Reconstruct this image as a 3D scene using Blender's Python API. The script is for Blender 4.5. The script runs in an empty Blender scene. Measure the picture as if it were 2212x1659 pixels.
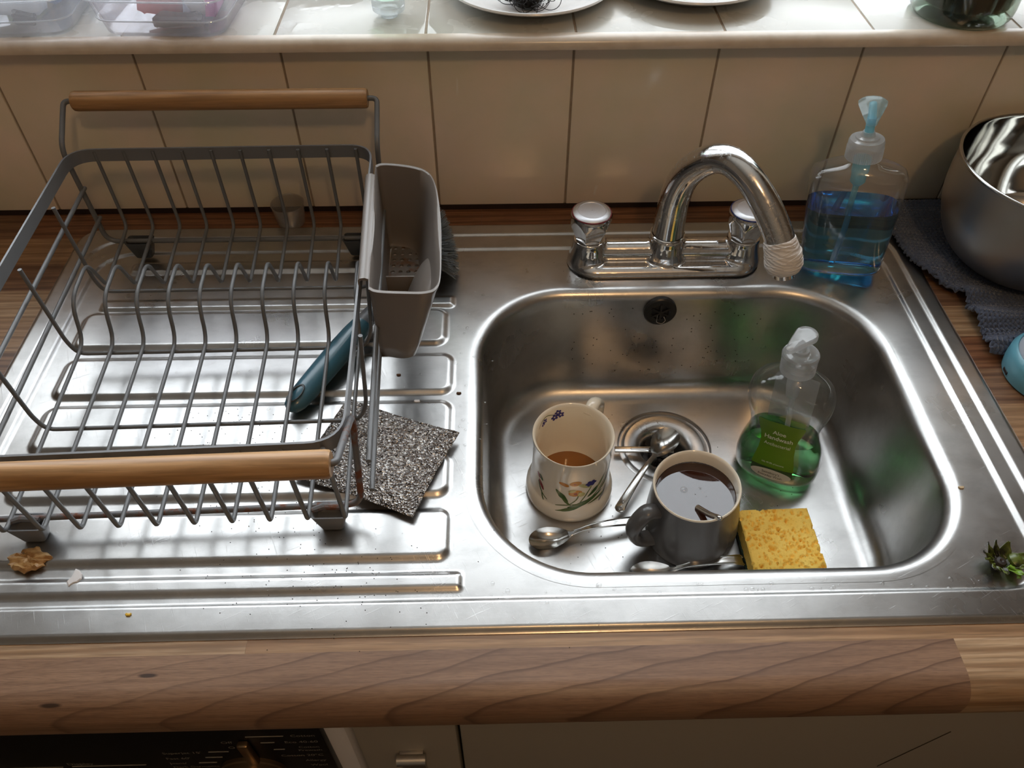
import bpy, bmesh, math, random
import numpy as np
from mathutils import Vector, Matrix
random.seed(7); rng = np.random.default_rng(7)
PI = math.pi
SC = bpy.context.scene
C = SC.collection

# ------------------------------------------------------------------ camera
cam_d = bpy.data.cameras.new('camera'); cam = bpy.data.objects.new('camera', cam_d); C.objects.link(cam)
cam.location = (-0.0829, -0.8027, 0.5675)
cam.rotation_euler = (math.radians(42.3526), math.radians(-0.078), math.radians(-1.3331))
cam_d.sensor_width = 36.0; cam_d.lens = 36.0 * 1722.66 / 2212.0
cam_d.clip_start = 0.01
SC.camera = cam
# ------------------------------------------------------------------ sky, exposure
wd = bpy.data.worlds.new('overcast_sky'); SC.world = wd; wd.use_nodes = True
bg = wd.node_tree.nodes['Background']; bg.inputs['Color'].default_value = (0.90, 0.95, 1.0, 1); bg.inputs['Strength'].default_value = 4.7
SC.view_settings.view_transform = 'Standard'; SC.view_settings.look = 'None'
SC.view_settings.exposure = 0.42; SC.view_settings.gamma = 1.0; SC.view_settings.use_curve_mapping = False
SC.cycles.use_denoising = True; SC.cycles.max_bounces = 9; SC.cycles.transparent_max_bounces = 16
SC.cycles.transmission_bounces = 8; SC.cycles.use_adaptive_sampling = True; SC.cycles.adaptive_threshold = .05; SC.cycles.blur_glossy = 0.6
pd = bpy.data.lights.new('window_daylight_portal', 'AREA'); pd.shape = 'RECTANGLE'; pd.size = 1.70; pd.size_y = 1.16
pd.cycles.is_portal = True
po = bpy.data.objects.new('window_daylight_portal', pd); C.objects.link(po)
po.location = (-0.16, 0.165, 0.80); po.rotation_euler = (math.radians(-90), 0, 0)

# ------------------------------------------------------------------ helpers
def tag(o, label=None, cat=None, group=None, kind=None):
    if label: o['label'] = label
    if cat: o['category'] = cat
    if group: o['group'] = group
    if kind: o['kind'] = kind
    return o
def thing(name, label, cat, loc=(0, 0, 0), rot=(0, 0, 0), group=None):
    o = bpy.data.objects.new(name, None); o.empty_display_size = 0.02; C.objects.link(o)
    o.location = loc; o.rotation_euler = rot
    return tag(o, label, cat, group)
def mk(name, V, F, m, parent=None, smooth=True, angle=40, world=False):
    me = bpy.data.meshes.new(name)
    V = np.asarray(V, float)
    if world and parent is not None: V = V - np.array(parent.location)
    me.from_pydata(V.tolist(), [], [tuple(int(i) for i in f) for f in F]); me.update()
    if m: me.materials.append(m)
    if smooth:
        me.polygons.foreach_set('use_smooth', [True] * len(me.polygons))
        if angle: me.set_sharp_from_angle(angle=math.radians(angle))
    o = bpy.data.objects.new(name, me); C.objects.link(o)
    if parent is not None: o.parent = parent
    return o
def join(*parts):
    V = []; F = []; n = 0
    for v, f in parts:
        v = np.asarray(v, float).reshape(-1, 3); V.append(v); F += [tuple(i + n for i in q) for q in f]; n += len(v)
    return np.concatenate(V), F
def xf(vf, M=None, loc=(0, 0, 0), rot=(0, 0, 0), s=(1, 1, 1)):
    v, f = vf; v = np.asarray(v, float) * np.array(s)
    from mathutils import Euler
    R = np.array(Euler(rot).to_matrix())
    return v @ R.T + np.array(loc), f
def rings(R, closed=True, cap0=False, cap1=False):
    k = len(R); n = len(R[0]); V = np.concatenate([np.asarray(r, float) for r in R]); F = []
    for i in range(k - 1):
        for j in range(n if closed else n - 1):
            a = i * n + j; b = i * n + (j + 1) % n
            F.append((a, b, b + n, a + n))
    if cap0: F.append(tuple(range(n - 1, -1, -1)))
    if cap1: F.append(tuple((k - 1) * n + j for j in range(n)))
    return V, F
def lathe(prof, n=48, cap0=False, cap1=False):
    th = np.linspace(0, 2 * PI, n, endpoint=False)
    return rings([np.stack([r * np.cos(th), r * np.sin(th), 0 * th + z], 1) for r, z in prof], True, cap0, cap1)
def fillet(P, r, seg=6):
    P = [Vector(p) for p in P]; out = [P[0]]
    for i in range(1, len(P) - 1):
        a, b, c = P[i - 1], P[i], P[i + 1]; u = (a - b); w = (c - b)
        rr = r[i] if isinstance(r, (list, tuple)) else r
        d = min(rr, u.length * .48, w.length * .48); p0 = b + u.normalized() * d; p2 = b + w.normalized() * d
        for t in np.linspace(0, 1, seg + 1): out.append((1 - t) ** 2 * p0 + 2 * t * (1 - t) * b + t * t * p2)
    out.append(P[-1]); return out
def tube(P, r, n=8, caps=True, closed=False, flat=None):
    P = [Vector(p) for p in P]; k = len(P); R = []
    rad = r if hasattr(r, '__len__') else [r] * k
    T = []
    for i in range(k):
        if closed: t = P[(i + 1) % k] - P[i - 1]
        else: t = P[min(i + 1, k - 1)] - P[max(i - 1, 0)]
        T.append(t.normalized())
    u = T[0].orthogonal().normalized() if flat is None else (Vector(flat) - T[0] * T[0].dot(Vector(flat))).normalized()
    for i in range(k):
        u = (u - T[i] * T[i].dot(u)).normalized(); w = T[i].cross(u)
        R.append([P[i] + (u * math.cos(2 * PI * j / n) + w * math.sin(2 * PI * j / n)) * rad[i] for j in range(n)])
    if closed: R.append(R[0])
    return rings(R, True, caps and not closed, caps and not closed)
def rrect(hx, hy, r, n=10, z=0.0, c=(0, 0)):
    r = min(r, hx * .999, hy * .999); P = []
    for q, (sx, sy) in enumerate(((1, 1), (-1, 1), (-1, -1), (1, -1))):
        for t in np.linspace(0, PI / 2, n):
            a = q * PI / 2 + t
            P.append((c[0] + sx * (hx - r) + r * math.cos(a), c[1] + sy * (hy - r) + r * math.sin(a), z))
    return np.array(P)
def box(x0, x1, y0, y1, z0, z1, b=0.0, seg=2):
    bm = bmesh.new(); bmesh.ops.create_cube(bm, size=1)
    for v in bm.verts: v.co = Vector(((x0 + x1) / 2 + v.co.x * (x1 - x0), (y0 + y1) / 2 + v.co.y * (y1 - y0), (z0 + z1) / 2 + v.co.z * (z1 - z0)))
    if b > 0: bmesh.ops.bevel(bm, geom=bm.edges[:], offset=b, segments=seg, affect='EDGES', profile=.5)
    bm.verts.index_update()
    V = np.array([v.co[:] for v in bm.verts]); F = [tuple(v.index for v in f.verts) for f in bm.faces]; bm.free()
    return V, F
def grid(nx, ny, fn):
    V = [fn(i / (nx - 1), j / (ny - 1)) for j in range(ny) for i in range(nx)]
    F = [(j * nx + i, j * nx + i + 1, (j + 1) * nx + i + 1, (j + 1) * nx + i) for j in range(ny - 1) for i in range(nx - 1)]
    return np.array(V, float), F
def blob(P, z0, h, n=None):
    """closed flat-bottomed chip from outline"""
    P = np.asarray(P, float); c = P.mean(0); R = []
    for s, z in ((1, z0), (1.0, z0 + h * .5), (.85, z0 + h), (.02, z0 + h * 1.15)):
        q = c + (P - c) * s; R.append(np.column_stack([q, np.full(len(q), z)]))
    return rings(R, True, True, True)
def bezier(P, n=20):
    P = np.asarray(P, float); k = len(P); out = []
    for i in range(k - 1):
        p0 = P[max(i - 1, 0)]; p1 = P[i]; p2 = P[i + 1]; p3 = P[min(i + 2, k - 1)]
        for t in np.linspace(0, 1, n, endpoint=(i == k - 2)):
            out.append(.5 * ((2 * p1) + (-p0 + p2) * t + (2 * p0 - 5 * p1 + 4 * p2 - p3) * t * t + (-p0 + 3 * p1 - 3 * p2 + p3) * t ** 3))
    return np.array(out)
def lettering(name, body, size, m, parent, M, align='LEFT', bold=0.0, depth=0.0):
    cu = bpy.data.curves.new('t', 'FONT'); cu.body = body; cu.size = size; cu.align_x = align; cu.offset = bold; cu.extrude = depth; cu.resolution_u = 3
    t = bpy.data.objects.new('t', cu); C.objects.link(t)
    dg = bpy.context.evaluated_depsgraph_get(); me = bpy.data.meshes.new_from_object(t.evaluated_get(dg))
    bpy.data.objects.remove(t); bpy.data.curves.remove(cu)
    me.materials.clear(); me.materials.append(m)
    o = bpy.data.objects.new(name, me); C.objects.link(o); o.parent = parent
    if callable(M):
        for v in me.vertices: v.co = M(v.co)
    else: me.transform(M)
    return o

# ------------------------------------------------------------------ materials
def mat(name, col, rough=.5, metal=0., **kw):
    m = bpy.data.materials.new(name); m.use_nodes = True; b = m.node_tree.nodes['Principled BSDF']
    b.inputs['Base Color'].default_value = (*col, 1); b.inputs['Roughness'].default_value = rough; b.inputs['Metallic'].default_value = metal
    for k, v in kw.items(): b.inputs[k.replace('_', ' ')].default_value = v
    return m
class N:
    def __init__(s, m): s.m = m; s.t = m.node_tree; s.b = s.t.nodes['Principled BSDF']
    def n(s, ty, **kw):
        x = s.t.nodes.new(ty)
        for k, v in kw.items(): setattr(x, k, v)
        return x
    def l(s, a, b): s.t.links.new(a, b)
    def coord(s, scale=(1, 1, 1), kind='Object', rot=(0, 0, 0)):
        tc = s.n('ShaderNodeTexCoord'); mp = s.n('ShaderNodeMapping'); mp.inputs['Scale'].default_value = scale; src = tc.outputs[kind]
        if any(rot):   # turn first, stretch afterwards
            m0 = s.n('ShaderNodeMapping'); m0.inputs['Rotation'].default_value = rot; s.l(src, m0.inputs[0]); src = m0.outputs[0]
        s.l(src, mp.inputs[0]); return mp.outputs[0]
    def noise(s, v, scale=5, detail=4, rough=.5, dist=0):
        x = s.n('ShaderNodeTexNoise'); x.inputs['Scale'].default_value = scale; x.inputs['Detail'].default_value = detail
        x.inputs['Roughness'].default_value = rough; x.inputs['Distortion'].default_value = dist; s.l(v, x.inputs['Vector']); return x.outputs['Fac']
    def voro(s, v, scale=5, feat='F1', out='Distance'):
        x = s.n('ShaderNodeTexVoronoi'); x.feature = feat; x.inputs['Scale'].default_value = scale; s.l(v, x.inputs['Vector']); return x.outputs[out]
    def ramp(s, f, stops, mode='LINEAR'):
        x = s.n('ShaderNodeValToRGB'); e = x.color_ramp.elements; x.color_ramp.interpolation = mode
        while len(e) < len(stops): e.new(.5)
        for el, (p, c) in zip(e, stops): el.position = p; el.color = (*c, 1) if hasattr(c, '__len__') else (c, c, c, 1)
        s.l(f, x.inputs[0]); return x.outputs[0]
    def mix(s, f, a, b, ty='MIX'):
        x = s.n('ShaderNodeMix'); x.data_type = 'RGBA'; x.blend_type = ty
        for i, v in ((0, f), (6, a), (7, b)):
            if hasattr(v, 'is_linked'): s.l(v, x.inputs[i])
            else: x.inputs[i].default_value = v if i == 0 else (*v, 1)
        return x.outputs[2]
    def maprange(s, f, a, b, c, d):
        x = s.n('ShaderNodeMapRange'); s.l(f, x.inputs[0])
        for i, v in enumerate((a, b, c, d)): x.inputs[i + 1].default_value = v
        return x.outputs[0]
    def col(s, o): s.l(o, s.b.inputs['Base Color'])
    def rough(s, o): s.l(o, s.b.inputs['Roughness'])
    def bump(s, h, strength=.3, dist=.001, prev=None):
        x = s.n('ShaderNodeBump'); x.inputs['Strength'].default_value = strength; x.inputs['Distance'].default_value = dist
        s.l(h, x.inputs['Height'])
        if prev is not None: s.l(prev, x.inputs['Normal'])
        s.l(x.outputs[0], s.b.inputs['Normal']); return x.outputs[0]

def steel_mat(name, col=(.52, .51, .50), r0=.25, r1=.37, grime=.5, brush=(6, 210, 90), bstr=.016):
    m = mat(name, col, .28, 1.0); k = N(m)
    v = k.coord(); big = k.noise(v, 11, 4, .6)
    br = k.noise(k.coord(brush), 7, 2, .6)
    s1 = k.noise(k.coord((40, 1100, 40), rot=(0, 0, 1.15)), 1.0, 1, .5, .4); s2 = k.noise(k.coord((36, 1000, 36), rot=(0, 0, -.45)), 1.0, 1, .5, .4)
    scr = k.mix(1.0, k.ramp(s1, [(.67, 0.), (.72, 1.)]), k.ramp(s2, [(.69, 0.), (.74, 1.)]), 'ADD')
    rr = k.maprange(big, .3, .7, r0, r1)
    add = k.n('ShaderNodeMath', operation='MULTIPLY_ADD'); k.l(scr, add.inputs[0]); add.inputs[1].default_value = .07; k.l(rr, add.inputs[2])
    k.rough(add.outputs[0])
    dk = k.ramp(k.noise(k.coord((1, 1.6, 1)), 23, 5, .68), [(.46, 0.), (.72, grime)])
    k.col(k.mix(dk, col, tuple(x * .66 for x in col)))
    h = k.bump(br, bstr, .0006); h = k.bump(k.noise(v, 1300, 2, .6), .035, .0004, h); k.bump(scr, .10, .0003, h)
    return m
def wood_mat(name, c0, c1, c2, sc=1.0, stretch=(1.2, 9, 9), rough=.42, knots=False):
    m = mat(name, c1, rough); k = N(m)
    v = k.coord(tuple(s * sc for s in stretch))
    warp = k.noise(v, 3.2, 4, .55, .9)
    w = k.n('ShaderNodeTexWave'); w.wave_type = 'BANDS'; w.bands_direction = 'Y'; w.inputs['Scale'].default_value = 1.3; w.inputs['Distortion'].default_value = 7.0
    w.inputs['Detail'].default_value = 3; w.inputs['Detail Scale'].default_value = .8; k.l(v, w.inputs['Vector'])
    fib = k.noise(k.coord((18, 420, 420)), 1.0, 3, .6)
    c = k.ramp(w.outputs['Fac'], [(.0, c0), (.30, c1), (.8, c2), (1., c1)])
    c = k.mix(k.maprange(warp, .3, .7, 0, .55), c, c0)
    c = k.mix(k.ramp(fib, [(.42, 0.), (.62, .55)]), c, tuple(x * .62 for x in c0))
    k.col(c); k.bump(fib, .08, .0004)
    return m

M = {}
KN1, KN2 = (-.3395, -.5645), (-.4035, -.5835)   # two small knots in the walnut stave
M['steel'] = steel_mat('brushed_stainless_steel')
M['steel_bowl_in'] = steel_mat('satin_bowl_steel', (.47, .455, .43), .25, .36, .4, (130, 3, 20), .04)
M['cutlery'] = mat('polished_cutlery_steel', (.50, .49, .47), .17, 1.0)
M['chrome'] = mat('chrome', (.72, .72, .73), .06, 1.0)
k = N(M['chrome']); lime = k.ramp(k.noise(k.coord((60, 60, 12)), 3, 6, .7), [(.5, 0.), (.66, 1.)])
k.rough(k.maprange(lime, 0, 1, .05, .24)); k.col(k.mix(lime, (.72, .72, .73), (.55, .54, .53)))
M['chrome_spout'] = mat('water_spotted_chrome', (.72, .72, .73), .1, 1.0)
k = N(M['chrome_spout']); lime = k.ramp(k.noise(k.coord((1, 1, 1)), 300, 4, .75), [(.47, 0.), (.58, 1.)]); band = k.ramp(k.noise(k.coord((1, 1, 1)), 26, 3, .6), [(.4, 0.), (.55, 1.)])
lm = k.mix(1.0, lime, band, 'MULTIPLY'); k.rough(k.maprange(lm, 0, 1, .10, .32)); k.col(k.mix(lm, (.72, .72, .73), (.62, .62, .62)))
M['frost_cap'] = mat('frosted_chrome_cap', (.75, .75, .78), .38, 1.0); k = N(M['frost_cap']); k.bump(k.noise(k.coord(), 1500, 2), .4, .0004)
M['red_ring'] = mat('red_ring', (.17, .02, .03), .25); M['blue_ring'] = mat('blue_ring', (.02, .035, .17), .25)
M['wire'] = mat('grey_coated_wire', (.135, .14, .145), .38); k = N(M['wire']); k.bump(k.noise(k.coord(), 700, 2), .1, .0003)
M['wire_rust'] = mat('rusty_coated_wire', (.13, .13, .135), .45); k = N(M['wire_rust'])
rs = k.ramp(k.noise(k.coord(), 55, 5, .7), [(.50, 0.), (.60, 1.)]); k.col(k.mix(rs, (.13, .13, .135), (.16, .055, .025))); k.bump(rs, .3, .0005); k.rough(k.maprange(rs, 0, 1, .4, .8))
M['band'] = mat('grey_coated_band', (.15, .155, .165), .36)
M['handle_wood'] = wood_mat('beech_handle', (.36, .19, .075), (.50, .285, .125), (.58, .345, .165), 1.6, (1.5, 14, 14), .42)
k = N(M['handle_wood'])
M['caddy'] = mat('taupe_plastic', (.185, .160, .142), .34)
M['caddy_floor'] = mat('stained_taupe_plastic', (.15, .13, .11), .5); k = N(M['caddy_floor']); k.col(k.mix(k.ramp(k.noise(k.coord(), 130, 4), [(.5, 0.), (.65, 1.)]), (.15, .135, .12), (.13, .065, .025)))
M['teal'] = mat('teal_plastic', (.045, .135, .19), .28, Coat_Weight=.3)
M['dark_plastic'] = mat('dark_grey_plastic', (.05, .055, .06), .4)
M['bristle'] = mat('grey_bristles', (.20, .23, .25), .4)
M['black'] = mat('black_plastic', (.012, .012, .013), .35)
M['tape'] = mat('white_tape', (.78, .74, .71), .45, Subsurface_Weight=.0); k = N(M['tape'])
tw = k.n('ShaderNodeTexWave'); tw.bands_direction = 'Z'; tw.inputs['Scale'].default_value = 90; tw.inputs['Distortion'].default_value = 6; tw.inputs['Detail'].default_value = 3; k.l(k.coord((.35, .35, 1)), tw.inputs['Vector']); k.bump(tw.outputs['Fac'], .6, .0008)
M['tile'] = mat('cream_glazed_tile', (.56, .48, .39), .16); k = N(M['tile'])
v = k.coord(); tcol = k.mix(k.maprange(k.noise(v, 7, 4, .55), .35, .65, 0, 1), (.86, .73, .63), (.73, .69, .54))
k.col(k.mix(k.ramp(k.noise(k.coord((46, 1, 11)), 1.0, 3, .6), [(.71, 0.), (.76, .5)]), tcol, (.92, .90, .86)))
k.rough(k.maprange(k.noise(v, 12, 2), .3, .7, .16, .26)); k.bump(k.noise(v, 28, 2), .05, .003)
M['sill_tile'] = mat('pale_sill_tile', (.68, .65, .58), .1); k = N(M['sill_tile']); v = k.coord()
k.col(k.mix(k.maprange(k.noise(v, 9, 4), .35, .65, 0, 1), (.58, .57, .52), (.50, .49, .45))); wet = k.noise(v, 16, 3, .5, .5); k.rough(k.ramp(wet, [(.47, .05), (.50, .28)])); k.bump(k.noise(v, 30, 2), .04, .003)
M['grout'] = mat('grout', (.36, .29, .22), .8); k = N(M['grout']); k.col(k.mix(k.noise(k.coord(), 60, 4), (.22, .16, .11), (.45, .38, .30)))
M['trim'] = mat('cream_edge_trim', (.66, .58, .49), .22); k = N(M['trim']); k.col(k.mix(k.maprange(k.noise(k.coord(), 40, 4), .4, .7, 0, 1), (.68, .60, .51), (.58, .50, .41)))
M['sealant'] = mat('dark_sealant', (.022, .012, .010), .5)
M['walnut'] = mat('walnut_stave', (.24, .14, .085), .42); k = N(M['walnut'])
wv = k.n('ShaderNodeTexWave'); wv.wave_type = 'BANDS'; wv.bands_direction = 'Y'; wv.wave_profile = 'SAW'; wv.inputs['Scale'].default_value = 19; wv.inputs['Distortion'].default_value = 6.5; wv.inputs['Detail'].default_value = 3; wv.inputs['Detail Scale'].default_value = .55; k.l(k.coord((.55, 1, 1), rot=(0, 0, -.22)), wv.inputs['Vector'])
fib = k.noise(k.coord((14, 380, 380)), 1.0, 3, .6); pat = k.noise(k.coord((2.2, 9, 9)), 1.6, 3, .55)
lines = k.ramp(wv.outputs['Fac'], [(.0, .0), (.50, .04), (.86, .22), (.965, .85), (1., .2)])
c = k.mix(k.maprange(pat, .35, .65, 0, 1), (.33, .198, .122), (.25, .142, .086))
lm = k.mix(1.0, lines, k.ramp(k.noise(k.coord((1.2, 6, 6)), 2.0, 2), [(.35, .25), (.6, 1.)]), 'MULTIPLY')
c = k.mix(lm, c, (.085, .042, .026))
c = k.mix(k.ramp(fib, [(.42, 0.), (.66, .5)]), c, (.13, .068, .04)); fin = k.noise(k.coord((90, 1500, 1500)), 1.0, 2, .6); c = k.mix(k.ramp(fin, [(.45, 0.), (.7, .45)]), c, (.11, .058, .035))
for kx_, ky_, ka, kb in ((KN1[0], KN1[1], .0085, .0020), (KN2[0], KN2[1], .0095, .0017)):
    tc = k.n('ShaderNodeTexCoord'); mp = k.n('ShaderNodeMapping'); mp.vector_type = 'TEXTURE'; mp.inputs['Location'].default_value = (kx_, ky_ + .3, .038); mp.inputs['Scale'].default_value = (ka, kb, .05); k.l(tc.outputs['Object'], mp.inputs[0])
    ln_ = k.n('ShaderNodeVectorMath', operation='LENGTH'); k.l(mp.outputs[0], ln_.inputs[0]); c = k.mix(k.ramp(ln_.outputs['Value'], [(.55, .9), (1., 0.)]), c, (.035, .018, .012))
k.col(c); k.bump(fib, .06, .0004)
M['stave_a'] = wood_mat('honey_stave', (.24, .13, .062), (.36, .21, .108), (.43, .265, .145), 1.0, (1.2, 16, 16), .40)
M['stave_b'] = wood_mat('brown_stave', (.12, .056, .028), (.225, .115, .06), (.29, .16, .085), 1.1, (1.2, 14, 14), .40)
M['stave_c'] = wood_mat('pale_stave', (.27, .155, .08), (.43, .28, .16), (.52, .36, .22), 1.2, (1.2, 18, 18), .40)
M['stave_d'] = wood_mat('red_brown_stave', (.13, .05, .022), (.235, .10, .045), (.31, .145, .07), 1.3, (1.2, 15, 15), .40)
M['cream_glaze'] = mat('cream_glaze', (.92, .83, .68), .1, Coat_Weight=.2)
M['white_glaze'] = mat('white_glaze', (.74, .73, .72), .1)
M['grey_glaze'] = mat('dark_grey_glaze', (.085, .082, .080), .25)
M['tea'] = mat('black_tea', (.035, .009, .004), .02, Specular_IOR_Level=.9)
M['milky_tea'] = mat('tea_dregs', (.33, .13, .03), .05)
M['sponge'] = mat('yellow_cellulose', (.92, .56, .12), .8); k = N(M['sponge']); v = k.coord()
cells = k.ramp(k.voro(v, 420), [(.0, 0.), (.33, 1.)]); spots = k.ramp(k.noise(v, 90, 3, .7), [(.68, 0.), (.72, .8)])
c = k.mix(k.maprange(k.noise(v, 60, 3), .3, .7, 0, 1), (.98, .68, .15), (.92, .57, .09)); k.col(k.mix(spots, c, (.10, .05, .02))); k.bump(cells, .5, .0012)
M['scour_green'] = mat('dark_green_scourer', (.02, .05, .035), .9); k = N(M['scour_green']); k.bump(k.noise(k.coord(), 900, 4), 1, .002)
M['glitter'] = mat('silver_scourer_thread', (.5, .48, .46), .3, 1.0); k = N(M['glitter']); v = k.coord()
vc = k.voro(v, 620, 'F1', 'Color'); sep = k.n('ShaderNodeSeparateColor'); k.l(vc, sep.inputs[0])
cc = k.ramp(sep.outputs[0], [(.0, (.16, .14, .13)), (.6, (.40, .37, .35)), (.8, (.62, .60, .58)), (1., (.95, .93, .9))]); k.col(cc)
k.rough(k.maprange(sep.outputs[1], 0, 1, .16, .6)); k.bump(k.voro(v, 620), 1.0, .0016)
M['knit'] = mat('navy_knit', (.035, .048, .085), .95, Sheen_Weight=.3); k = N(M['knit']); k.col(k.mix(k.noise(k.coord(), 420, 3), (.045, .060, .105), (.085, .108, .165))); k.bump(k.noise(k.coord(), 900, 3), .25, .0008)
M['bowl_out'] = mat('satin_steel_bowl_outside', (.48, .46, .44), .34, 1.0); k = N(M['bowl_out']); k.rough(k.maprange(k.noise(k.coord(), 18, 4), .3, .7, .28, .46))
M['bowl_in'] = mat('polished_steel_bowl_inside', (.62, .61, .58), .07, 1.0); k = N(M['bowl_in']); k.bump(k.noise(k.coord(), 10, 2), .06, .01)
M['sky_blue'] = mat('pale_blue_plastic', (.13, .36, .46), .32); M['dome'] = mat('pale_grey_dome', (.50, .53, .60), .25)
M['cabinet'] = mat('shaded_cream_cabinet', (.30, .275, .235), .4); k = N(M['cabinet']); k.bump(k.noise(k.coord(), 200, 3), .03, .001)  # cream darkened and greyed: the viewer's shadow is put into the base colour
M['machine_white'] = mat('white_enamel', (.62, .62, .66), .25); M['panel'] = mat('black_gloss_panel', (.004, .004, .0045), .35, Specular_IOR_Level=.25)
M['print'] = mat('pale_print', (.24, .225, .20), .5); M['bronze'] = mat('bronze_knob', (.20, .13, .07), .3, .8); M['red_band'] = mat('dark_red_band', (.25, .012, .02), .3); M['silver_band'] = mat('silver_band', (.7, .68, .64), .25, 1.0)
M['line'] = mat('dark_line', (.03, .022, .015), .7)
M['paint'] = mat('brown_beige_paint', (.30, .25, .19), .8); M['ceil'] = mat('cream_ceiling_paint', (.52, .48, .42), .9); M['floor'] = mat('brown_floor', (.10, .07, .05), .6); M['upvc'] = mat('white_window_frame', (.8, .8, .8), .3)
def clear(name, tint=(1, 1, 1), refl=.12, frost=0.0, fc=(.8, .8, .8), rough=.05):
    m = bpy.data.materials.new(name); m.use_nodes = True; t = m.node_tree; t.nodes.remove(t.nodes['Principled BSDF']); out = t.nodes['Material Output']
    tr = t.nodes.new('ShaderNodeBsdfTransparent'); tr.inputs[0].default_value = (*tint, 1); gl = t.nodes.new('ShaderNodeBsdfGlossy'); gl.inputs['Roughness'].default_value = rough
    lw = t.nodes.new('ShaderNodeLayerWeight'); lw.inputs[0].default_value = .5
    pw = t.nodes.new('ShaderNodeMath'); pw.operation = 'POWER'; pw.inputs[1].default_value = 3.0; t.links.new(lw.outputs['Facing'], pw.inputs[0])
    ma = t.nodes.new('ShaderNodeMath'); ma.operation = 'MULTIPLY_ADD'; ma.inputs[1].default_value = .9; ma.inputs[2].default_value = .07; t.links.new(pw.outputs[0], ma.inputs[0])
    mx = t.nodes.new('ShaderNodeMixShader'); t.links.new(ma.outputs[0], mx.inputs[0]); t.links.new(tr.outputs[0], mx.inputs[1]); t.links.new(gl.outputs[0], mx.inputs[2])
    last = mx.outputs[0]
    if frost > 0:
        df = t.nodes.new('ShaderNodeBsdfDiffuse'); df.inputs[0].default_value = (*fc, 1); tl = t.nodes.new('ShaderNodeBsdfTranslucent'); tl.inputs[0].default_value = (*fc, 1)
        a = t.nodes.new('ShaderNodeMixShader'); a.inputs[0].default_value = .55; t.links.new(df.outputs[0], a.inputs[1]); t.links.new(tl.outputs[0], a.inputs[2])
        b = t.nodes.new('ShaderNodeMixShader'); b.inputs[0].default_value = frost; t.links.new(last, b.inputs[1]); t.links.new(a.outputs[0], b.inputs[2]); last = b.outputs[0]
    t.links.new(last, out.inputs['Surface']); return m
M['clear_plastic'] = clear('clear_bottle_plastic', (.93, .94, .94), frost=.05)
M['pane'] = clear('window_pane', (.97, .98, .98))
M['frosted'] = clear('translucent_white_plastic', (.92, .94, .95), frost=.42, fc=(.82, .84, .86))
M['tub'] = clear('translucent_tub_plastic', (.96, .96, .98), frost=.15, fc=(.85, .85, .88))
M['blue_pump'] = clear('translucent_blue_pump', (.55, .88, .95), frost=.45, fc=(.45, .80, .90))
M['pale_pump'] = clear('clear_pale_blue_nozzle', (.80, .95, .98), frost=.25, fc=(.75, .88, .93)); M['green_glass'] = clear('pale_green_glass', (.70, .82, .72), frost=.03); M['dark_glass'] = clear('thick_jar_glass', (.60, .68, .60), frost=.02)
M['cup'] = clear('cloudy_measuring_cup', (.88, .86, .84), frost=.22, fc=(.7, .68, .66))
def liquid(name, col, density, col2=None):
    m = mat(name, (1, 1, 1), .0, 0, Transmission_Weight=1.0, IOR=1.33); t = m.node_tree
    ab = t.nodes.new('ShaderNodeVolumeAbsorption'); ab.inputs['Color'].default_value = (*col, 1); ab.inputs['Density'].default_value = density
    t.links.new(ab.outputs[0], t.nodes['Material Output'].inputs['Volume']); return m
M['blue_soap'] = liquid('blue_soap', (.0, .71, .94), 46); M['green_soap'] = liquid('green_soap', (.25, .80, .35), 34)
M['label_green'] = mat('green_label', (.11, .24, .012), .35); M['label_dark'] = mat('dark_label_band', (.03, .07, .02), .4); M['label_cream'] = mat('cream_label_patch', (.60, .58, .50), .4); M['label_white'] = mat('white_lettering', (.72, .78, .66), .4); M['label_ink'] = mat('dark_lettering', (.05, .05, .04), .5)
for n_, c_ in dict(petal_orange=(.62, .24, .03), petal_yellow=(.72, .45, .06), petal_blue=(.055, .05, .22), petal_red=(.30, .03, .03), leaf_green=(.07, .13, .035), stem_green=(.13, .17, .05), bud_pale=(.55, .50, .20), grey_print=(.36, .34, .33)).items(): M[n_] = mat('print_' + n_, c_, .15)
M['hull'] = mat('wilted_leaf', (.07, .09, .015), .3); k = N(M['hull']); k.col(k.mix(k.ramp(k.noise(k.coord(), 160, 3), [(.42, 0.), (.6, 1.)]), (.10, .13, .02), (.022, .020, .010)))
M['hull_bright'] = mat('green_stalk', (.14, .26, .02), .35); M['hull_dark'] = mat('dark_fruit', (.022, .014, .010), .5)
M['peel'] = mat('browned_peel', (.40, .23, .09), .35); k = N(M['peel']); k.col(k.mix(k.ramp(k.noise(k.coord((1, 3, 1)), 120, 4), [(.4, 0.), (.62, 1.)]), (.60, .40, .19), (.38, .20, .07)))
M['paper'] = mat('white_shell', (.72, .70, .70), .6); M['crumb'] = mat('brown_crumb', (.10, .045, .015), .8); M['speck'] = mat('dark_speck', (.02, .015, .012), .7); M['seed'] = mat('pale_seed', (.55, .42, .26), .6)
M['water'] = clear('water_drop', (.97, .97, .97)); M['scrub_black'] = mat('black_steel_wool', (.03, .028, .028), .35, .6)
M['dark_content'] = mat('dark_jar_contents', (.03, .015, .018), .4); k = N(M['dark_content']); k.col(k.ramp(k.noise(k.coord((1, 1, .4)), 60, 4), [(.4, (.012, .008, .012)), (.6, (.06, .03, .03)), (.7, (.012, .014, .03))]))
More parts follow.
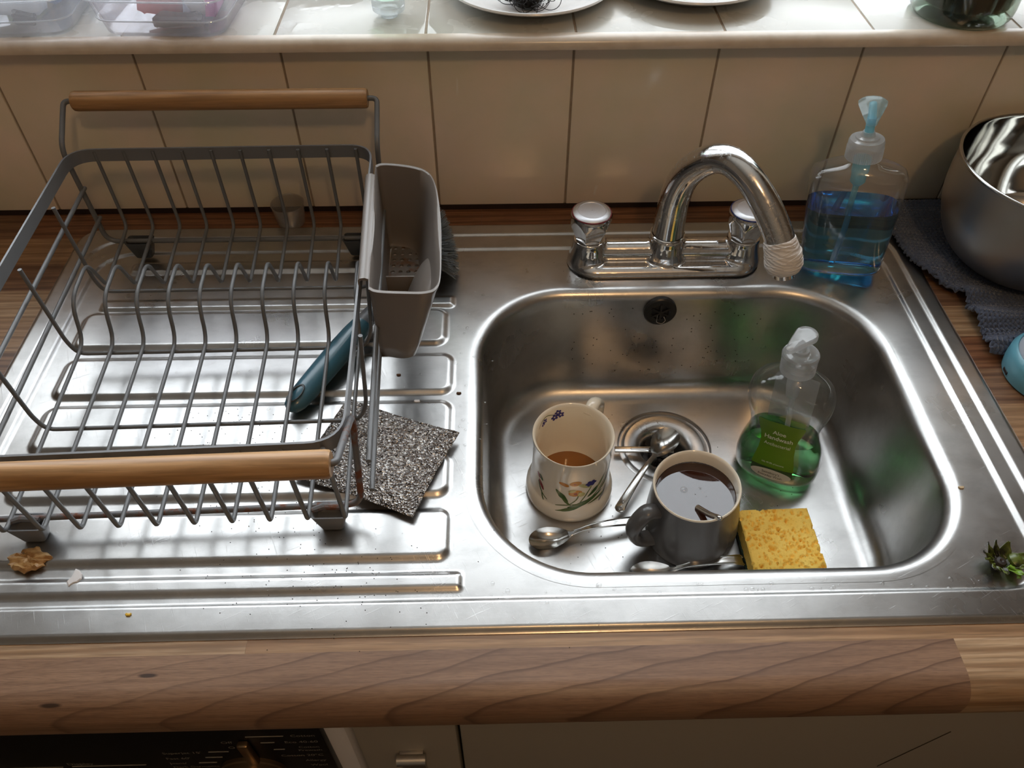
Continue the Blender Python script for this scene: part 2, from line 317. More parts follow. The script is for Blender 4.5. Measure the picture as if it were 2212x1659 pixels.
M['bag_blue'] = mat('blue_packet', (.10, .25, .55), .4); M['bag_pale'] = mat('pale_packet', (.70, .78, .82), .35); M['bag_red'] = mat('red_packet', (.72, .16, .16), .35); M['bag_pink'] = mat('pink_packet', (.55, .12, .42), .35); M['bag_green'] = mat('lime_packet', (.55, .72, .35), .4); M['bag_grey'] = mat('grey_packet', (.28, .28, .30), .5); M['bag_white'] = mat('white_packet', (.82, .80, .78), .4); M['bag_dark'] = mat('dark_clip', (.04, .05, .05), .4)
M['shade'] = mat('white_lamp_shade', (.8, .78, .74), .5)
mb = bpy.data.materials.new('warm_bulb'); mb.use_nodes = True; mb.node_tree.nodes['Principled BSDF'].inputs['Emission Color'].default_value = (1, .56, .22, 1); mb.node_tree.nodes['Principled BSDF'].inputs['Emission Strength'].default_value = 45; M['bulb'] = mb

# ================================================================== SETTING
SILL = 0.216; WL, WR, WT = -1.04, 0.72, 1.40   # window opening
X0, X1, YF, ZF, ZC = -1.8, 1.6, -2.5, -0.90, 1.56
w = mk('wall_back', *join(box(X0, X1, .0030, .30, ZF, SILL - .008), box(X0, WL, .0030, .30, SILL - .008, ZC), box(WR, X1, .0030, .30, SILL - .008, ZC), box(WL, WR, .0030, .30, WT, ZC)), M['paint'], smooth=False); tag(w, kind='structure')
g_ = mk('grout_bed', *box(-1.20, 1.05, .0016, .0032, .0, .206), M['grout'], w, smooth=False)
for kx in range(-8, 7):
    xa, xb = kx * .15, kx * .15 + .15
    j = random.uniform(-.0004, .0004)
    mk('tile', *box(xa + .0011, xb - .0011, .0 + j, .0030, .0065, .2045, .0012), M['tile'], w)
    mk('tile', *box(xa + .0011, xb - .0011, -.0115, .170, SILL - .006, SILL + j * .6, .0010), M['sill_tile'], w)
mk('grout_bed', *box(-1.20, 1.05, -.010, .172, SILL - .0085, SILL - .0012), M['grout'], w, smooth=False)
prof = [(-.0105, SILL + .0006), (-.0150, SILL + .0004), (-.0200, SILL - .0012), (-.0230, SILL - .0042), (-.0240, SILL - .0085), (-.0232, .2046), (-.0105, .2046)]
V = []; F = []
for x in (-1.2, 1.05): V += [(x, y, z) for y, z in prof]
nP = len(prof); F = [(i, (i + 1) % nP, nP + (i + 1) % nP, nP + i) for i in range(nP)] + [tuple(range(nP - 1, -1, -1)), tuple(range(nP, 2 * nP))]
tag(mk('trim_1', V, F, M['trim'], angle=35), 'cream rounded edging strip along the front of the tiled window sill', None, kind='structure')
tag(mk('trim_2', *box(-1.2, 1.05, -.0005, .0030, .0, .0064), M['sealant'], smooth=False), kind='structure')
wn = thing('window_1', None, None, (0, .20, SILL)); tag(wn, kind='structure')
mk('window_frame', *join(box(WL, WR, .172, .23, SILL - .004, SILL + .055, .004), box(WL, WR, .172, .23, WT - .06, WT, .004), box(WL, WL + .055, .172, .23, SILL + .05, WT - .05, .004), box(WR - .055, WR, .172, .23, SILL + .05, WT - .05, .004), box(-.20, -.13, .172, .23, SILL + .05, WT - .05, .004)), M['upvc'], wn, world=True)
for a_, b_ in ((WL + .05, -.198), (-.132, WR - .05)): mk('pane', *box(a_, b_, .198, .202, SILL + .05, WT - .055), M['pane'], wn, smooth=False, world=True)
for nm, B in dict(wall_left=(X0 - .1, X0, YF, .3, ZF, ZC), wall_right=(X1, X1 + .1, YF, .3, ZF, ZC), wall_front=(X0, X1, YF - .1, YF, ZF, ZC)).items(): tag(mk(nm, *box(*B), M['paint'], smooth=False), kind='structure')
tag(mk('floor', *box(X0, X1, YF, .3, ZF - .1, ZF), M['floor'], smooth=False), kind='structure')
tag(mk('ceiling', *box(X0, X1, YF, .3, ZC, ZC + .1), M['ceil'], smooth=False), kind='structure')

# ceiling lamp behind the viewer: the warm light of the room
lp = thing('ceiling_lamp', 'small white ceiling lamp with a warm glowing bulb', 'lamp', (.16, -1.36, ZC))
mk('rose', *lathe([(.0005, 0), (.055, 0), (.055, -.012), (.02, -.022), (.02, -.05), (.0005, -.05)], 32), M['shade'], lp)
mk('bulb', *xf(lathe([(.0005, -.034), (.018, -.03), (.031, -.015), (.034, 0), (.028, .018), (.016, .03), (.014, .04)], 24), loc=(0, 0, -.083)), M['bulb'], lp)
pl = bpy.data.lights.new('bulb_light', 'POINT'); pl.energy = 5.5; pl.color = (1, .62, .30); pl.shadow_soft_size = .05
plo = bpy.data.objects.new('bulb_light', pl); C.objects.link(plo); plo.parent = lp; plo.location = (0, 0, -.17)

# ------------------------------------------------------------------ worktop of staves
wt = thing('worktop', 'wood block patterned kitchen worktop with rounded front edge around the sink', 'worktop', (0, -.3, -.038))
HX0, HX1, HY0, HY1 = -.552, .376, -.528, -.044
rows = [0.0015 - 0.0004] + [-.0013 - .0457 * i for i in range(1, 13)]
mats = ['stave_a', 'stave_b', 'stave_d', 'stave_c', 'stave_b', 'stave_a']
def stave(x0, x1, y0, y1, m):
    if x1 - x0 > .004 and y1 - y0 > .002: mk('stave', *box(x0 + .00005, x1 - .00005, y0, y1, -.038, 0), M[m], wt, smooth=False, world=True)
for i in range(12):
    yt, yb = rows[i], rows[i + 1]
    if i == 11: segs = [(-1.2, -.273, 'stave_c'), (-.273, 1.0, 'stave_a')]
    elif i == 0: segs = [(-1.2, -.62, 'stave_b'), (-.62, -.10, 'stave_d'), (-.10, .42, 'stave_d'), (.42, 1.0, 'stave_b')]  # back row in dark reddish wood: the shade there is put into its colour
    else:
        segs = [(-1.2, -.80 + .05 * (i % 3), mats[(i + 1) % 6]), (-.80 + .05 * (i % 3), 0, mats[(i * 2 + 3) % 6]), (0, .62 - .06 * (i % 4), mats[(i * 5 + 1) % 6]), (.62 - .06 * (i % 4), 1.0, mats[(i * 3) % 6])]
    for a_, b_, m in segs:
        if yb >= HY1 or yt <= HY0: stave(a_, b_, yb, yt, m); continue
        if b_ <= HX0 or a_ >= HX1: stave(a_, b_, yb, yt, m); continue
        if a_ < HX0: stave(a_, HX0, yb, yt, m)
        if b_ > HX1: stave(HX1, b_, yb, yt, m)
        if yt > HY1: stave(max(a_, HX0), min(b_, HX1), HY1, yt, m)
        if yb < HY0: stave(max(a_, HX0), min(b_, HX1), yb, HY0, m)
nose = [(-.5497, 0), (-.574, 0)] + [(-.574 - .0190 * math.sin(t), -.0190 + .0190 * math.cos(t)) for t in np.linspace(.1, PI / 2, 9)] + [(-.593, -.030), (-.5915, -.0365), (-.588, -.038), (-.5497, -.038)]
for a_, b_, m in ((-1.2, .2535, 'walnut'), (.2535, 1.0, 'stave_c')):
    n_ = len(nose); V = [(a_, y, z) for y, z in nose] + [(b_, y, z) for y, z in nose]
    F = [(i, (i + 1) % n_, n_ + (i + 1) % n_, n_ + i) for i in range(n_)] + [tuple(range(n_ - 1, -1, -1)), tuple(range(n_, 2 * n_))]
    mk('stave', V, F, M[m], wt, angle=50, world=True)

# ================================================================== SINK
sink = thing('sink', 'stainless steel inset kitchen sink with bowl and ribbed drainer', 'sink', (-.088, -.286, 0))
def ss(a, b, x): t = np.clip((x - a) / (b - a), 0, 1); return t * t * (3 - 2 * t)
def sd_rr(x, y, x0, x1, y0, y1, r):
    cx, cy = (x0 + x1) / 2, (y0 + y1) / 2; qx = np.abs(x - cx) - (x1 - x0) / 2 + r; qy = np.abs(y - cy) - (y1 - y0) / 2 + r
    return np.minimum(np.maximum(qx, qy), 0) + np.hypot(np.maximum(qx, 0), np.maximum(qy, 0)) - r   # negative inside
SX0, SX1, SY0, SY1 = -.563, .387, -.539, -.033
BC = (.1025, -.3205); BH = (.2105, .1735); BR = .100
def deck_z(x, y):
    d0 = -sd_rr(x, y, SX0, SX1, SY0, SY1, .025)
    z = .0005 + .0036 * ss(0, .005, d0)
    d1 = -sd_rr(x, y, -.5445, .368, -.5125, -.053, .045); z -= .0022 * ss(0, .0034, d1)
    d2 = -sd_rr(x, y, -.5285, .350, -.5135, -.0765, .042); z -= .0022 * ss(0, .0038, d2)
    for (a, b, hgt, r, tr, xa, xb) in ((-.112, -.097, .0028, .007, .006, -.485, -.128), (-.1720, -.1595, .0028, .006, .006, -.498, -.131), (-.229, -.179, .0034, .014, .007, -.509, -.137), (-.295, -.246, .0034, .014, .007, -.505, -.129),
                                       (-.359, -.308, .0034, .014, .007, -.503, -.129), (-.412, -.370, .0034, .014, .007, -.502, -.129), (-.4730, -.429, .0034, .012, .007, -.515, -.127), (-.500, -.4885, .0028, .0055, .006, -.52, -.1165)):
        d = -sd_rr(x, y, xa - .004, xb + .004, a - .004, b + .004, r); z = z + hgt * ss(0, tr, d)
    return z
xs = np.concatenate([np.linspace(SX0, -.11, 340), np.linspace(-.1085, .30, 130)[1:], np.linspace(.30, SX1, 62)[1:]]); ys = np.concatenate([np.linspace(SY0, SY1, 400)])
XX, YY = np.meshgrid(xs, ys)
# pull the four outer corners round
Xc = np.clip(XX, SX0 + .025, SX1 - .025); Yc = np.clip(YY, SY0 + .025, SY1 - .025); dx, dy = XX - Xc, YY - Yc; dd = np.hypot(dx, dy); f_ = np.where(dd > .025, .025 / np.maximum(dd, 1e-9), 1)
XX, YY = Xc + dx * f_, Yc + dy * f_
ZZ = deck_z(XX, YY)
nx, ny = len(xs), len(ys); idx = np.arange(nx * ny).reshape(ny, nx)
inside = sd_rr(XX, YY, BC[0] - BH[0], BC[0] + BH[0], BC[1] - BH[1], BC[1] + BH[1], BR) < .001
q = np.stack([idx[:-1, :-1], idx[:-1, 1:], idx[1:, 1:], idx[1:, :-1]], -1).reshape(-1, 4); keep = ~inside.reshape(-1)[q].any(1); q = q[keep]
used = np.unique(q); remap = -np.ones(nx * ny, int); remap[used] = np.arange(len(used))
Vd = np.stack([XX, YY, ZZ], -1).reshape(-1, 3)[used]
# skirt so that the rim has thickness
mk('drainer', Vd, remap[q], M['steel'], sink, angle=0, world=True)
edge = rrect((SX1 - SX0) / 2, (SY1 - SY0) / 2, .025, 10, 0, ((SX0 + SX1) / 2, (SY0 + SY1) / 2))
e2 = edge.copy(); e2[:, 2] = .0006; mk('rim_edge', *rings([edge + [0, 0, .00005], e2]), M['steel'], sink, world=True)
DC = (.1045, -.2470); FZ = -.150
def bowl_ring(o, z, n=20):
    P = rrect(BH[0] - o, BH[1] - o, max(BR - o, .03), n, z, BC); out = []
    for q_ in range(4):
        out += list(P[q_ * n:(q_ + 1) * n]); a_, b_ = P[(q_ + 1) * n - 1], P[((q_ + 1) * n) % (4 * n)]
        out += [a_ + (b_ - a_) * t for t in np.linspace(0, 1, 18)[1:-1]]
    return np.array(out)
zl = -.0001
R = [bowl_ring(-.0080, zl + .00003), bowl_ring(-.005, zl + .00003)]
for t in np.linspace(0, 1.46, 12): R.append(bowl_ring(-.0025 + .0125 * math.sin(t), zl - .0125 * (1 - math.cos(t))))
for t in np.linspace(.08, 1, 8): R.append(bowl_ring(.0100 + .004 * t, zl - .0118 - (.150 - .0118 - .024) * t))
ro = .0140; zf0 = zl - .150 + .024
for t in np.linspace(.15, PI / 2, 9): R.append(bowl_ring(ro + .023 * (1 - math.cos(t)), zf0 - .023 * math.sin(t)))
last = R[-1]; zfl = last[0][2]
ang = np.arctan2(last[:, 1] - DC[1], last[:, 0] - DC[0])
circ = np.stack([DC[0] + .0530 * np.cos(ang), DC[1] + .0530 * np.sin(ang), np.full(len(ang), zfl - .003)], 1)
for t in np.linspace(.1, 1, 8): R.append(last * (1 - t) + circ * t)
FZ = zfl
mk('bowl', *rings(R), M['steel'], sink, angle=0, world=True)
FZd = zfl - .003
wst = mk('waste_outlet', *xf(lathe([(.0536, .0002), (.0530, -.0003), (.0518, -.0045), (.0495, -.0050), (.0465, -.0035), (.0455, -.0010), (.0440, -.0006), (.0330, -.0016), (.0290, -.0035), (.0250, -.010), (.0225, -.022), (.0220, -.030), (.0005, -.030)], 64), loc=(DC[0], DC[1], FZd)), M['steel'], sink, world=True)
mk('drain_debris', *join(*[xf(lathe([(.0003, -.0025), (.003, -.001), (.0032, .001), (.0003, .0028)], 7), loc=(DC[0] - sink.location.x + random.uniform(-.013, .013), DC[1] - sink.location.y + random.uniform(-.013, .013), FZd - .027 + random.uniform(0, .005)), rot=(random.random() * 3, random.random() * 3, 0)) for i in range(26)]), M['speck'], sink)
mk('drain_dark', *xf(lathe([(.0219, 0), (.0005, 0)], 32), loc=(DC[0], DC[1], FZd - .0285)), M['black'], sink, world=True)
ov = mk('overflow_cover', *xf(lathe([(.0005, .0022), (.009, .0022), (.0095, .0036), (.0118, .0042), (.0165, .0040), (.0180, .0025), (.0182, -.002)], 40), loc=(.0948, -.1588, -.0235), rot=(math.radians(86), 0, 0)), M['black'], sink, world=True)
mk('overflow_ribs', *join(*[xf(box(-.0115, .0115, -.0011, .0011, .002, .0046), loc=(.0948, -.1588, -.0235), rot=(math.radians(86), a_, 0)) for a_ in (.5, 1.55, 2.6)]), M['black'], sink, world=True, smooth=False)
mk('plug_chain_hook', *xf(tube(fillet([(-.004, 0, .006), (-.005, -.008, .008), (.001, -.0095, .009), (.005, -.006, .008), (.003, -.002, .006)], .002, 4), .0005, 6), loc=(.0955, -.1600, -.0245), rot=(math.radians(84), 0, 0)), M['cutlery'], sink, world=True)

# ================================================================== TAP
TC = (.1030, -.1030)
tap = thing('mixer_tap', 'chrome two-handle kitchen mixer tap with curved swan-neck spout', 'tap', (TC[0], TC[1], 0))
def stad(hx, hy, z, n=14): return rrect(hx, hy, hy, n, z)
parts = [rings([stad(.1060, .0300, -.001), stad(.1060, .0300, .003), stad(.1040, .0280, .0065), stad(.1000, .0235, .0100)], True, True, True)]
for sx in (-.0845, .0845): parts.append(xf(lathe([(.0005, .001), (.0235, .001), (.0225, .008), (.0195, .018), (.0178, .029), (.0178, .0345), (.0005, .0345)], 48), loc=(sx, 0, 0)))
parts.append(lathe([(.0005, .001), (.0255, .001), (.0240, .009), (.0205, .020), (.0188, .030), (.0186, .0375), (.0005, .0375)], 48))
parts.append(tube([(-.0845, 0, .0165), (.0845, 0, .0165)], .0135, 28))
tb = mk('tap_body', *join(*parts), M['chrome'], tap, angle=0)
rm = tb.modifiers.new('fuse', 'REMESH'); rm.mode = 'VOXEL'; rm.voxel_size = .0009; rm.use_smooth_shade = True
sm = tb.modifiers.new('blend', 'SMOOTH'); sm.factor = .5; sm.iterations = 26
mk('base_gasket', *rings([stad(.1066, .0306, -.001), stad(.1066, .0306, .0012)], True, True, True), M['black'], tap)
for sx, ringm in ((-.0845, 'red_ring'), (.0845, 'blue_ring')):
    th = np.linspace(0, 2 * PI, 96, endpoint=False); Rr = []
    for z in np.linspace(.0345, .0668, 22):
        tq = (z - .0345) / .0323; Rm = np.interp(tq, [0, .06, .35, .6, .93, 1], [.0150, .0168, .0205, .0222, .0222, .0212]); ap = np.interp(tq, [0, .85, 1], [.0132, .0222, .026])
        hexr = ap / np.cos(((th + PI / 6 + .35) % (PI / 3)) - PI / 6); r_ = np.minimum(Rm, hexr); Rr.append(np.stack([sx + r_ * np.cos(th), r_ * np.sin(th), 0 * th + z], 1))
    kn = mk('tap_handle', *rings(Rr, True, False, True), M['chrome'], tap, angle=16)
    mk('colour_ring', *xf(lathe([(.0214, .0666), (.0213, .0675), (.0205, .0679), (.0203, .0674)], 48), loc=(sx, 0, 0)), M[ringm], kn)
    mk('handle_cap', *xf(lathe([(.0206, .0674), (.0190, .0690), (.0150, .0698), (.0146, .0693), (.0080, .0696), (.0003, .0697)], 48), loc=(sx, 0, 0)), M['frost_cap'], kn)
ph = math.radians(-50); prf = bezier([(.0, .0375), (.0, .060), (.002, .0920), (.012, .1205), (.033, .1445), (.055, .1535), (.079, .1475), (.101, .1320), (.120, .1125), (.1315, .0965), (.1360, .0870)], 7)
pts = [(r_ * math.cos(ph), r_ * math.sin(ph), z_) for r_, z_ in prf]
rad = [.0172 + (.0140 - .0172) * min(1, i / (len(pts) * .45)) for i in range(len(pts))]
spo = mk('spout', *tube(pts, rad, 32), M['chrome_spout'], tap, angle=50)
mk('spout_collar', *lathe([(.0180, .0375), (.0186, .0385), (.0186, .0395), (.0176, .0402)], 40), M['chrome'], tap)
# tape wrapped round the outlet
P0, P1 = Vector(pts[-11]), Vector(pts[-1]); dn = (P1 - P0).normalized(); dd_ = (dn + Vector((0, 0, -.55))).normalized(); L = [P0 + (P1 - P0) * .1, P0 + (P1 - P0) * .5, P1, P1 + dd_ * .008, P1 + dd_ * .015]
tp = bezier([tuple(p) for p in L], 6); tr_ = np.interp(np.linspace(0, 1, len(tp)), [0, .25, .5, .75, .92, 1], [.0148, .0162, .0176, .0178, .0155, .0115])
vv, ff = tube([tuple(p) for p in tp], list(tr_), 40); vv = np.asarray(vv); nrm = rng.normal(0, .00022, vv.shape); mk('tape_wrap', vv + nrm, ff, M['tape'], tap, angle=70)
e_ = Vector(tp[-1]); mk('aerator', *tube([e_ - dd_ * .002, e_ + dd_ * .005], .0100, 28), M['chrome'], tap)
wl_ = []
for i in range(14):
    j = random.randint(4, len(tp) - 8); c0 = Vector(tp[j]); t_ = (Vector(tp[j + 1]) - Vector(tp[j - 1])).normalized(); u_ = t_.orthogonal().normalized(); w_ = t_.cross(u_); a0 = random.uniform(0, 6.28); sl = random.uniform(-.004, .004)
    wl_.append(tube([c0 + (u_ * math.cos(a0 + a) + w_ * math.sin(a0 + a)) * (tr_[j] + .0001) + t_ * sl * math.sin(a) for a in np.linspace(0, 3.6, 16)], .00035, 5))
mk('tape_edge', *join(*wl_), M['tape'], tap)

# ================================================================== DISH RACK
rack = thing('dish_rack', 'grey wire dish rack with two round wooden handles on the drainer', 'dish rack', (-.348, -.268, .0))
def bil(u, v, z):   # u 0..1 left to right, v 0..1 back to front, in feet coordinates
    bl, br, fl, fr = (np.array(p) for p in ((-.4755, -.0925), (-.2372, -.0927), (-.4601, -.4440), (-.2207, -.4380)))
    p = (bl * (1 - u) + br * u) * (1 - v) + (fl * (1 - u) + fr * u) * v
    return (float(p[0]), float(p[1]), z)
yv = lambda y: (-.0925 - y) / .3485
def rk(name, path, r, m='wire', n=8, fr=.008, seg=5, parent=None):
    return mk(name, *tube(fillet(path, fr, seg), r, n), M[m], parent or rack, angle=60, world=True) if parent is None else None
xw0, dxw = -.4884, .0294
for i in range(10):
    u = (xw0 + dxw * i + .4755) / .2383
    prof = [(-.0745, .1285), (-.0735, .0345), (-.163, .0280), (-.180, .0700), (-.2315, .0675), (-.2455, .0270), (-.4545, .0255), (-.4625, .1265)]
    path = [bil(u, yv(y), z) for y, z in prof]
    rk('plate_wire', path, .0019, fr=[0, .010, .006, .012, .018, .014, .006, 0])
for y in (-.166, -.2555, -.348):
    zc = .0218; v = yv(y)
    rk('cross_wire', [bil(-.108, v, .1255), bil(-.090, v, .038), bil(-.068, v, zc), bil(1.075, v, zc), bil(1.112, v, .042), bil(1.138, v, .1255)], .0019, fr=.010)
for z in (.0900, .0530):
    rk('side_rail', [bil(-.148 + (.09 - z) * .25, yv(-.081), z), bil(-.148 + (.09 - z) * .25, yv(-.447), z)], .0022)
    rk('side_rail', [bil(1.166 - (.09 - z) * .25, yv(-.081), z), bil(1.166 - (.09 - z) * .25, yv(-.447), z)], .0022)
# flat band round the rim
bc = [(-.5140, -.0745), (-.2080, -.0715), (-.1925, -.4560), (-.5010, -.4665)]
loop = []
for i in range(4):
    a, b, c = (Vector((*bc[(i + d) % 4], 0)) for d in (-1, 0, 1)); rr = .026
    p0 = b + (a - b).normalized() * rr; p2 = b + (c - b).normalized() * rr
    for t in np.linspace(0, 1, 9): loop.append((1 - t) ** 2 * p0 + 2 * t * (1 - t) * b + t * t * p2)
loop = np.array([p[:2] for p in loop]); cen = loop.mean(0)
def off(L, d):
    t = np.roll(L, -1, 0) - np.roll(L, 1, 0); t /= np.linalg.norm(t, axis=1)[:, None]; nrm_ = np.stack([t[:, 1], -t[:, 0]], 1)
    if ((L + nrm_ * .001 - cen) ** 2).sum() < ((L - cen) ** 2).sum(): nrm_ = -nrm_
    return L + nrm_ * d
zz = lambda L, z: np.column_stack([L, np.full(len(L), z)])
o1, o0 = off(loop, .0009), off(loop, -.0009)
mk('rim_band', *rings([zz(o0, .1175), zz(o1, .1175), zz(o1, .1312), zz(o0, .1312), zz(o0, .1175)]), M['band'], rack, angle=40, world=True)
# hoops carrying the handles
def hoop(xl, xr, yb, yk, zk, yh, zh, sl, rust):
    P = [(xl + .012, yh, zh), (xl, yh, zh), (xl, yk, zk), (xl + .004, yb, .0235), (xr - .004, yb + sl, .0235), (xr, yk + sl, zk), (xr, yh + sl, zh), (xr - .012, yh + sl, zh)]
    return rk('handle_hoop', P, .0027, rust, 10, fr=[0, .010, .012, .014, .014, .012, .010, 0], seg=7)
hoop(-.5150, -.2010, -.0845, -.0840, .1370, -.0440, .1668, .0, 'wire')
hoop(-.5030, -.1915, -.4445, -.4290, .1180, -.4920, .1420, .0085, 'wire_rust')
def handle(p, q):
    p, q = Vector(p), Vector(q); d = (q - p).normalized(); P = [p, p + d * .0012, p + d * .004, (p + q) / 2, q - d * .004, q - d * .0012, q]
    return mk('wooden_handle', *tube(P, [.0086, .0096, .0099, .0099, .0099, .0096, .0086], 32), M['handle_wood'], rack, angle=50, world=True)
handle((-.5050, -.0440, .1668), (-.2105, -.0440, .1668)); handle((-.4870, -.4916, .1420), (-.1945, -.4838, .1420))
for (u, v, s) in ((0, 0, 1), (1, 0, 1), (0, 1, -1), (1, 1, -1)):
    p = bil(u, v, 0); yc = p[1] + (.0075 if v == 0 else -.004)
    Rr = []
    for hx, hy, z in ((.0085, .0055, .0042), (.0092, .0060, .0050), (.0145, .0085, .0250), (.0135, .0075, .0252), (.0105, .0055, .0180), (.006, .004, .0165)): Rr.append(rrect(hx, hy, .003, 4, z, (p[0], yc)))
    ft = mk('rack_foot', *rings(Rr, True, True, True), M['dark_plastic'] if v == 0 else M['band'], rack, world=True)
    if v == 1: mk('rust_stain', *tube([(p[0] - .014 - rack.location.x, yc - rack.location.y, .0245), (p[0] - .005 - rack.location.x, yc + .003 - rack.location.y, .0255), (p[0] + .010 - rack.location.x, yc + .002 - rack.location.y, .0252)], [.0024, .0030, .0022], 8), M['wire_rust'], ft)

# ------------------------------------------------------------------ utensil caddy
cd = thing('utensil_caddy', 'taupe plastic utensil holder hooked over the rim of the dish rack', 'utensil holder', (-.168, -.212, .0475))
def cad(sc_, z, inset=0.0):
    # top outline (counter clockwise), tapered towards the bottom by sc_ 0..1
    top = np.array([(-.1975, -.120), (-.1870, -.1180), (-.1620, -.1240), (-.1475, -.1350), (-.1400, -.1560), (-.1355, -.1900), (-.1320, -.2400), (-.1303, -.2860), (-.1330, -.3030), (-.1420, -.3085), (-.1600, -.3082), (-.1790, -.3065), (-.1865, -.3030), (-.1885, -.2950), (-.1920, -.2400), (-.1955, -.1800), (-.1985, -.1300)])
    bot = np.array([(-.1935, -.132), (-.1880, -.1310), (-.1740, -.1340), (-.1660, -.1420), (-.1620, -.1560), (-.1595, -.1900), (-.1575, -.2400), (-.1565, -.2800), (-.1580, -.2935), (-.1630, -.2975), (-.1700, -.2985), (-.1800, -.2965), (-.1875, -.2945), (-.1900, -.2880), (-.1915, -.2400), (-.1930, -.1800), (-.1940, -.1400)])
    L = bot * (1 - sc_) + top * sc_; c = L.mean(0)
    Lc = np.concatenate([L, L[:1]])
    P = bezier(np.concatenate([L[-1:], Lc, L[1:2]]), 6); P = P[6:-6] if False else P[6:6 + 6 * len(L)]
    d = c - P; P = P + d / np.linalg.norm(d, axis=1)[:, None] * inset
    return np.column_stack([P, np.full(len(P), z)])
zt, zb = .1375, .0480
ringsC = [cad(.02, zb, .004), cad(.0, zb + .003, .0)] + [cad(t, zb + (zt - zb) * t) for t in (.2, .5, .8, .96)] + [cad(.965, zt - .003, -.0014), cad(1., zt, -.0014), cad(1., zt + .0004, .0006), cad(1., zt - .0004, .0022)] + [cad(t, zb + (zt - zb) * t, .0022) for t in (.8, .5, .2)] + [cad(.04, zb + .0045, .0025), cad(.03, zb + .003, .005)]
mk('caddy_body', *rings(ringsC, True, False, False), M['caddy'], cd, world=True, angle=50)
# perforated floor
cells = []
gx, gy = np.linspace(-.1915, -.1600, 5), np.linspace(-.296, -.134, 18)
for i in range(4):
    for j in range(17):
        cx_, cy_ = (gx[i] + gx[i + 1]) / 2, (gy[j] + gy[j + 1]) / 2; hx_, hy_ = (gx[1] - gx[0]) / 2, (gy[1] - gy[0]) / 2
        o_ = np.array([(cx_ + hx_ * a, cy_ + hy_ * b, zb + .003) for a, b in ((1, 0), (1, 1), (0, 1), (-1, 1), (-1, 0), (-1, -1), (0, -1), (1, -1))]); r_ = .0022
        i_ = np.array([(cx_ + r_ * math.cos(t), cy_ + r_ * math.sin(t), zb + .003) for t in np.linspace(0, 2 * PI, 8, endpoint=False)]); i2 = i_.copy(); i2[:, 2] -= .002
        cells.append(rings([o_, i_, i2]))
mk('perforated_floor', *join(*cells), M['caddy_floor'], cd, world=True)
mk('inner_rib', *box(-.190, -.158, -.2075, -.2055, zb + .003, zb + .022, .0006), M['caddy'], cd, world=True)
bump_ = []
for t in np.linspace(0, 1, 12): bump_.append(np.array([(-.1385 - (1 - t) * .022 - .013 * (max(0, 1 - t ** 3 * .98)) ** .5 * math.sin(a) ** .7, -.2440 + .048 * math.cos(a) * math.sqrt(max(0, 1 - (t * .99) ** 2.6)), zb + .004 + .056 * t) for a in np.linspace(0.001, PI - .001, 20)]))
mk('moulded_hump', *rings(bump_, False), M['caddy'], cd, world=True, angle=60)
hk = []
for y_ in np.linspace(-.2905, -.136, 12):
    xb_ = np.interp(y_, [-.2905, -.136], [-.1895, -.1985]); hk.append([(xb_ + .001, y_, zt - .004), (xb_, y_, zt - .0002), (xb_ - .0030, y_, zt + .0012), (xb_ - .0074, y_, zt + .0006), (xb_ - .0092, y_, zt - .002), (xb_ - .0092, y_, zt - .011), (xb_ - .0078, y_, zt - .011), (xb_ - .0078, y_, zt - .003), (xb_ - .0062, y_, zt - .0012), (xb_ - .001, y_, zt - .0022)])
mk('hook_flange', *rings([np.array(h) for h in hk], True, True, True), M['caddy'], cd, world=True, angle=50)

# ------------------------------------------------------------------ washing up brush
br = thing('dish_brush', 'teal handled dish brush with grey bristles lying under the rack', 'brush', (-.20, -.20, .004))
A = Vector((-.2745, -.3255, .0130)); Hd = Vector((-.1560, -.1080, .0300)); dv = (Hd - A)
prof_ = [(0, .0030), (.012, .0075), (.04, .0105), (.10, .0118), (.22, .0125), (.34, .0128), (.42, .0122), (.48, .0108)]
Rr = []; side = dv.cross(Vector((0, 0, 1))).normalized(); up = side.cross(dv).normalized()
for t, r_ in prof_:
    c_ = A + dv * t; Rr.append([c_ + side * (r_ * math.cos(a)) + up * (r_ * .82 * math.sin(a)) for a in np.linspace(0, 2 * PI, 28, endpoint=False)])
hb = mk('brush_handle', *rings(Rr, True, True, True), M['teal'], br, world=True, angle=50)
ho = A + dv * .055 + up * .0096 ; mk('hanging_hole', *rings([[ho + dv.normalized() * (.0105 * s_ * math.cos(a)) + side * (.0052 * s_ * math.sin(a)) + up * h_ - Vector(br.location) for a in np.linspace(0, 2 * PI, 24, endpoint=False)] for s_, h_ in ((1.12, .0002), (1.05, .0008), (.92, .0006), (.85, -.002), (.2, -.0035))], True, False, True), M['dark_plastic'], hb)
Rr = []
for t, r_ in ((.475, .0100), (.50, .0098), (.60, .0075), (.72, .0060), (.84, .0065), (.92, .0085)):
    c_ = A + dv * t; Rr.append([c_ + side * (r_ * math.cos(a)) + up * (r_ * .8 * math.sin(a)) for a in np.linspace(0, 2 * PI, 20, endpoint=False)])
mk('brush_neck', *rings(Rr, True, True, True), M['band'], br, world=True)
ax = Vector((.93, .10, .22)).normalized(); u_ = Vector((0, 1, 0)); u_ = (u_ - ax * ax.dot(u_)).normalized(); w_ = ax.cross(u_)
hc = Vector((-.1560, -.1085, .0310)); Rr = []
for r_, d_ in ((.004, -.010), (.020, -.009), (.0255, -.004), (.0265, .002), (.025, .004)): Rr.append([hc + ax * d_ + (u_ * math.cos(a) * 1.25 + w_ * math.sin(a)) * r_ for a in np.linspace(0, 2 * PI, 36, endpoint=False)])
mk('brush_head', *rings(Rr, True, True, True), M['dark_plastic'], br, world=True)
bl_ = []
